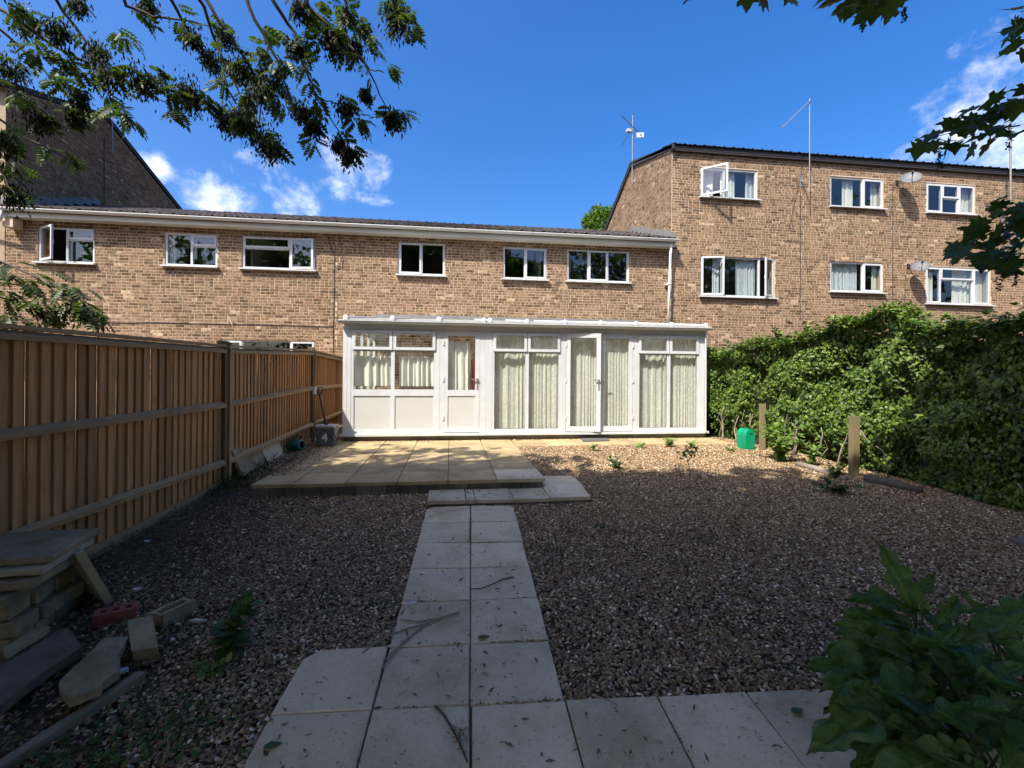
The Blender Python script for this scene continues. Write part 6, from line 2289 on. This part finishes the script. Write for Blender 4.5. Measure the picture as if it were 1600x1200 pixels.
# green box by the ivy
b2 = on_ground(1166, 702)
t = thing('green_box', b2, 'bright green plastic box with an arched top standing by the ivy', 'box')
e1 = Vector((.985, .17, 0)); e2 = Vector((-.17, .985, 0))
wd, hh_, dd = .215, .385, .22
prof = []
for k in range(13):
    a = math.pi * k / 12
    prof.append((-math.cos(a), math.sin(a)))
def arch(w_, h_, r_, sh):
    out = [b2 + e1 * (w_ / 2 * .86) + Vector((0, 0, .02)), ]
    pts = [(w_ / 2 * .86, .0), (w_ / 2 * .95, h_ * .3)] + [(w_ / 2 * math.cos(a), h_ * .66 + h_ * .34 * math.sin(a)) for a in np.linspace(0, math.pi, 13)] + [(-w_ / 2 * .95, h_ * .3), (-w_ / 2 * .86, 0)]
    return [b2 + e1 * float(p[0]) + e2 * sh + Vector((0, 0, float(p[1]))) for p in pts]
MB().prism(arch(wd, hh_, 0, -.10)[::-1], e2 * dd).build('body', 'green_plastic', t)
MB().prism(arch(wd * 1.07, hh_ * 1.03, 0, -.02)[::-1], e2 * .045).build('band', 'green_plastic', t)
MB().obox(b2 + e1 * -.035 - e2 * .112 + Vector((0, 0, hh_ * .80)), e1 * .07, e2 * .014, Vector((0, 0, .03))).obox(b2 - e1 * .06 - e2 * .112 + Vector((0, 0, .03)), e1 * .12, e2 * .012, Vector((0, 0, .05))).build('latch', 'green_plastic', t)
MB().obox(b2 - e1 * .07 - e2 * .108 + Vector((0, 0, .0)), e1 * .14, e2 * .02, Vector((0, 0, .022))).build('foot', 'green_plastic', t)

# ================================================================== RUBBLE IN THE NEAR LEFT CORNER
ROUGH = bpy.data.textures.new('rough', 'CLOUDS')
ROUGH.noise_scale = .07
ROUGH.noise_depth = 3


def roughen(ob, strength=.014, levels=4):
    sb = ob.modifiers.new('finer', 'SUBSURF')
    sb.subdivision_type = 'SIMPLE'
    sb.levels = sb.render_levels = levels
    dp_ = ob.modifiers.new('broken', 'DISPLACE')
    dp_.texture = ROUGH
    dp_.texture_coords = 'GLOBAL'
    dp_.strength = strength
    dp_.mid_level = .5
    return ob


A1 = Vector((math.sin(math.radians(-5.9)), math.cos(math.radians(-5.9)), 0))
A2 = Vector((A1.y, -A1.x, 0))


def rubble(name, near_right, w_, l_, th, mat, label, cat, tilt=0.0, ang=0.0, group='pile of old slabs'):
    """rectangular piece whose near right top corner is given"""
    R = Matrix.Rotation(math.radians(ang), 3, 'Z')
    a1, a2 = R @ A1, R @ A2
    o = Vector(near_right) - a2 * w_ - Vector((0, 0, th))
    m = MB()
    up = Vector((0, 0, th))
    sl = Vector((0, 0, tilt * l_))
    j = lambda: Vector((random.uniform(-.008, .008), random.uniform(-.008, .008), 0))
    q = [o + j(), o + a2 * w_ + j(), o + a2 * w_ + a1 * l_ + sl + j(), o + a1 * l_ + sl + j()]
    m.prism([tuple(p) for p in q], up)
    ob = m.build(name, mat)
    bv = ob.modifiers.new('soft', 'BEVEL'); bv.width = .006; bv.segments = 1
    roughen(ob, .016)
    return tag(ob, label, cat, group)


random.seed(3)
nr = lambda u, v, Z: on_z(u, v, Z)
rubble('paving_slab', nr(82, 869, .66), .62, .46, .042, 'concrete', 'speckled slab lying on top of the pile by the fence', 'slab', .06)
rubble('paving_slab', nr(64, 887, .61), .66, .48, .042, 'step_slab', 'second slab down in the pile by the fence', 'slab', .03)
rubble('paving_slab', nr(50, 908, .555), .34, .50, .05, 'concrete', 'third slab down in the pile, jutting out below the two top ones', 'slab', .02)
rubble('paving_slab', nr(-8, 905, .55), .4, .46, .05, 'concrete', 'grey slab end at the picture edge, third layer of the pile', 'slab', .0)
rubble('wooden_sleeper', nr(8, 935, .49), .3, .56, .06, 'plank', 'thick timber under the slabs of the pile', 'timber', .01)
lay = [(.425, .14, .0), (.33, .10, .05), (.235, .05, .02), (.14, 0, .06)]
for k, (zz, sh, s2) in enumerate(lay):
    for j_ in range(3):
        p = nr(12, 935, .49) + A2 * (-.03 + s2 - .0 * k) + A1 * (.02 + j_ * .19 + sh * .3)
        p.z = zz
        rubble('walling_block', p, .24, .178, .09, 'concrete', ['top', 'upper middle', 'lower middle', 'bottom'][k] + ' course block, ' + ['nearest', 'middle', 'farthest'][j_] + ' of three under the slab pile', 'block', 0, random.uniform(-4, 4), 'blocks under the slab pile')
# slab leaning against the far end of the pile
a = on_ground(166, 946)
tp = on_z(117, 866, .60)
n_ = Vector((0, 0, 1)).cross((tp - a)).normalized()
d_ = (tp - a)
w3 = A1 * -.34
tag(MB().obox(a, d_, Vector((.04, .02, .012)), Vector((-.78, .62, 0)) * .36).build('paving_slab', 'step_slab'), 'thin slab propped at a slant against the end of the pile', 'slab', 'pile of old slabs')

# red perforated brick
c = on_ground(170, 981)
t = thing('red_brick', c, 'red brick with three holes lying beside the slab pile', 'brick')
e1 = (on_ground(206, 970) - on_ground(170, 984)).normalized() * .5
R = Matrix.Rotation(math.radians(24), 3, 'Z')
e1, e2 = R @ Vector((1, 0, 0)), R @ Vector((0, 1, 0))
o = c + Vector((-.10, 0, .0)) - e2 * .0
m = MB()
Lb, Wb, Hb = .225, .11, .075
xs_ = [0, .03, .065, .095, .13, .16, .195, Lb]
for i in range(7):                        # strips between and around the holes
    if i % 2 == 0:
        m.obox(o + e1 * xs_[i], e1 * (xs_[i + 1] - xs_[i]), e2 * Wb, Vector((0, 0, Hb)))
    else:
        m.obox(o + e1 * xs_[i], e1 * (xs_[i + 1] - xs_[i]), e2 * .03, Vector((0, 0, Hb)))
        m.obox(o + e1 * xs_[i] + e2 * .08, e1 * (xs_[i + 1] - xs_[i]), e2 * .03, Vector((0, 0, Hb)))
        m.obox(o + e1 * xs_[i] + e2 * .03, e1 * (xs_[i + 1] - xs_[i]), e2 * .05, Vector((0, 0, .01)))
m.build('body', 'red_brick', t)

# broken block with a red hollow, and a concrete block leaning on it
c = on_ground(246, 980)
t = thing('broken_brick', c, 'broken concrete-faced brick with a red hollow, on the gravel', 'brick')
R = Matrix.Rotation(math.radians(-28), 3, 'Z')
e1, e2 = R @ Vector((1, 0, 0)), R @ Vector((0, 1, 0))
o = c + e1 * -.07
m = MB()
m.obox(o, e1 * .022, e2 * .21, Vector((0, 0, .085))).obox(o + e1 * .105, e1 * .022, e2 * .21, Vector((0, 0, .095)))
m.obox(o + e1 * .022, e1 * .083, e2 * .02, Vector((0, 0, .08))).obox(o + e1 * .022 + e2 * .19, e1 * .083, e2 * .02, Vector((0, 0, .085)))
roughen(m.build('shell', 'concrete', t), .010, 3)
MB().obox(o + e1 * .022 + e2 * .02, e1 * .083, e2 * .17, Vector((0, 0, .05))).build('hollow', 'red_brick', t)
c0, c1 = on_ground(226, 1036), on_ground(213, 985)
e = (c1 - c0)
e.z = 0
e = e.normalized() * .24 + Vector((0, 0, .09))
sd = Vector((.115, .03, 0))
ob = MB().obox(c0 + Vector((-.05, 0, 0)), sd, e, Vector((0, -.03, .085))).build('concrete_block', 'concrete')
roughen(ob, .016)
tag(ob, 'narrow concrete block tilted against the broken brick', 'block')
# flat dark slab, rounded broken slab, batten
def flat(name, pts, lift, th, mat, label, cat):
    q = [on_ground(u, v, lift) for (u, v) in pts]
    m = MB().prism([tuple(p - Vector((0, 0, th))) for p in q][::-1], (0, 0, th))
    ob = m.build(name, mat)
    roughen(ob, .016, 4)
    return tag(ob, label, cat)


flat('paving_slab', [(-30, 1078), (0, 1102), (60, 1056), (128, 1010), (120, 998), (108, 980), (60, 990), (0, 1018), (-40, 1040)], .11, .05, 'soot_mat', 'dark grey slab lying flat below the pile', 'slab')
flat('paving_slab', [(200, 995), (163, 997), (130, 1028), (93, 1063), (95, 1080), (110, 1090), (130, 1085), (157, 1073), (160, 1065), (187, 1047), (188, 1030), (185, 1023)], .12, .045, 'concrete', 'broken slab with one rounded end among the rubble', 'slab')
flat('paving_slab', [(10, 1022), (70, 985), (78, 979), (66, 976), (4, 1012)], .16, .03, 'concrete', 'thin pale strip of slab lying on the dark slab', 'slab')
flat('slate', [(1572, 840), (1600, 852), (1640, 870), (1650, 850), (1600, 838)], .03, .02, 'soot_mat', 'dark flat slate at the foot of the ivy at the picture edge', 'slate')
a, b = on_ground(222, 1049, .05), on_ground(-30, 1212, .05)
d_ = b - a
sd = Vector((0, 0, 1)).cross(d_).normalized() * .052
tag(MB().obox(a - sd * .5 - Vector((0, 0, .05)), d_, sd, Vector((0, 0, .05))).build('batten', 'plank'), 'long weathered timber batten lying across the near left corner', 'timber')
m = MB()
random.seed(17)
for n_, (u, v, s_, lab) in enumerate(((188, 1052, .05, 'white scrap under the broken slab'), (215, 923, .03, 'small white stone above the broken brick'), (229, 848, .035, 'crumpled white scrap on the soil by the fence'), (180, 845, .03, 'white scrap at the very foot of the fence'), (310, 972, .05, 'white stick fragment in the gravel beside the weed'), (642, 945, .05, 'pale stick fragment at the path edge'), (300, 820, .02, 'pale stone in the soil before the fence post'))):
    c = on_ground(u, v, .012)
    P_ = [c + Vector((math.cos(a) * s_ * random.uniform(.6, 1.1) * (1.3 if 'stick' in lab else 1), math.sin(a) * s_ * random.uniform(.35, .7) * (.35 if 'stick' in lab else 1), random.uniform(0, .008))) for a in np.linspace(0, 5.4, 7)]
    tag(MB().prism([tuple(p) for p in P_], (0, 0, .015)).build('debris', 'white_bit'), lab, 'debris', 'white scraps on the ground')

# ================================================================== TWIGS ON THE PATH
def twig(lines, label, r=.006, mat='twig'):
    m = MB()
    for ln in lines:
        pts = []
        for (u, v) in ln:
            p = on_ground(u, v)
            p.z = path_z(p.x, p.y) + .022
            pts.append(p)
        m.tube(pts, [r * (1 - .5 * i / len(pts)) for i in range(len(pts))], 6)
    tag(m.build('twig', mat), label, 'twig', 'fallen twigs on the path')


twig([[(803, 907), (785, 911), (768, 919), (752, 925), (736, 926)]], 'short dark twig lying across the path joint, farthest from the camera')
twig([[(718, 963), (690, 971), (665, 982), (640, 1002), (612, 1030), (598, 1052)], [(665, 982), (640, 988), (612, 998), (575, 1020), (566, 1028)], [(690, 972), (655, 978), (625, 975)], [(640, 1002), (630, 1010), (600, 1040)]], 'branching twig reaching over the left edge of the path', .007, 'pale_twig')
twig([[(680, 1112), (692, 1124), (705, 1145), (718, 1170), (730, 1200)]], 'bare curved twig on the near slabs beside the joint', .007)
twig([[(925, 1094), (945, 1100), (965, 1110)]], 'little twig on the right arm of the paving', .004, 'pale_twig')
c = on_ground(718, 1162)
P = np.array([(c.x + random.gauss(0, .022), c.y + random.gauss(0, .03), path_z(c.x, c.y) + .02 + random.random() * .02) for _ in range(90)])
V, F = leaf_field(P, rand_dirs(90), rand_dirs(90), np.full(90, .03), [(0, .05, 0), (.5, .06, .1), (1, 0, 0), (.5, -.06, 0)], [(0, 1, 2, 3)])
tag(np_mesh('dead_moss', V, F, 'litter'), 'tuft of dead moss beside the curved twig', 'moss')
# a few green fallen leaves
for k, (u, v, lab) in enumerate(((410, 1178, 'green fallen leaf on the near left slab'), (746, 1004, 'green fallen leaf at the middle path joint'), (1238, 1122, 'green fallen leaf sprig near the big-leaved plant'))):
    c = on_ground(u, v)
    c.z = path_z(c.x, c.y) + .02
    V, F = leaf_field(np.array([c]), np.array([[1, .35, .05]]), np.array([[0, 0, 1.0]]), np.array([.085]), OV_V, OV_F)
    tag(np_mesh('fallen_leaf', V, F, 'weed_dark'), lab, 'leaf', 'green leaves fallen on the path')

# ================================================================== TREES BEHIND THE CAMERA (seen in the window panes)
for k, (x_, y_, h_, r_, lab) in enumerate(((-22, -12, 13, 5.0, 'tall tree behind the gardens on the far left, mirrored in the end window'), (-11, -15, 15, 5.5, 'tall tree behind the garden left of the ash, mirrored in the panes'), (1, -14, 14, 5.2, 'tall tree straight behind the garden, mirrored in the middle panes'), (12, -13, 15, 5.5, 'tall tree behind the sycamore, mirrored in the three-light window'), (23, -12, 16, 5.5, 'tall tree behind the next garden, mirrored in the lower block windows'), (35, -11, 18, 6, 'tallest tree far behind on the right, mirrored in the top windows'))):
    t = thing('garden_tree', (x_, y_, -.3), lab, 'tree', 'trees behind the garden')
    MB().tube([(x_, y_, -.4), (x_ + .2, y_, h_ * .4), (x_, y_ + .3, h_ * .85)], [.35, .25, .06], 10).build('trunk', 'bark', t, True)
    P = crown_points([(x_, y_, h_ * .62, r_, r_ * .8, h_ * .36), (x_ - r_ * .5, y_, h_ * .45, r_ * .7, r_ * .7, h_ * .25), (x_ + r_ * .5, y_ + .5, h_ * .42, r_ * .7, r_ * .6, h_ * .28)], 2600, lambda p: p[:, 2] > 1.5)
    V, F = leaf_field(P, rand_dirs(len(P)), rand_dirs(len(P)) + np.array([0, 0, .6]), RNG.uniform(.5, .9, len(P)), [(0, 0, 0), (.35, .3, .08), (1, 0, 0), (.4, -.28, .06)], [(0, 1, 2, 3)])
    np_mesh('crown', V, F, 'syc_leaf', t)
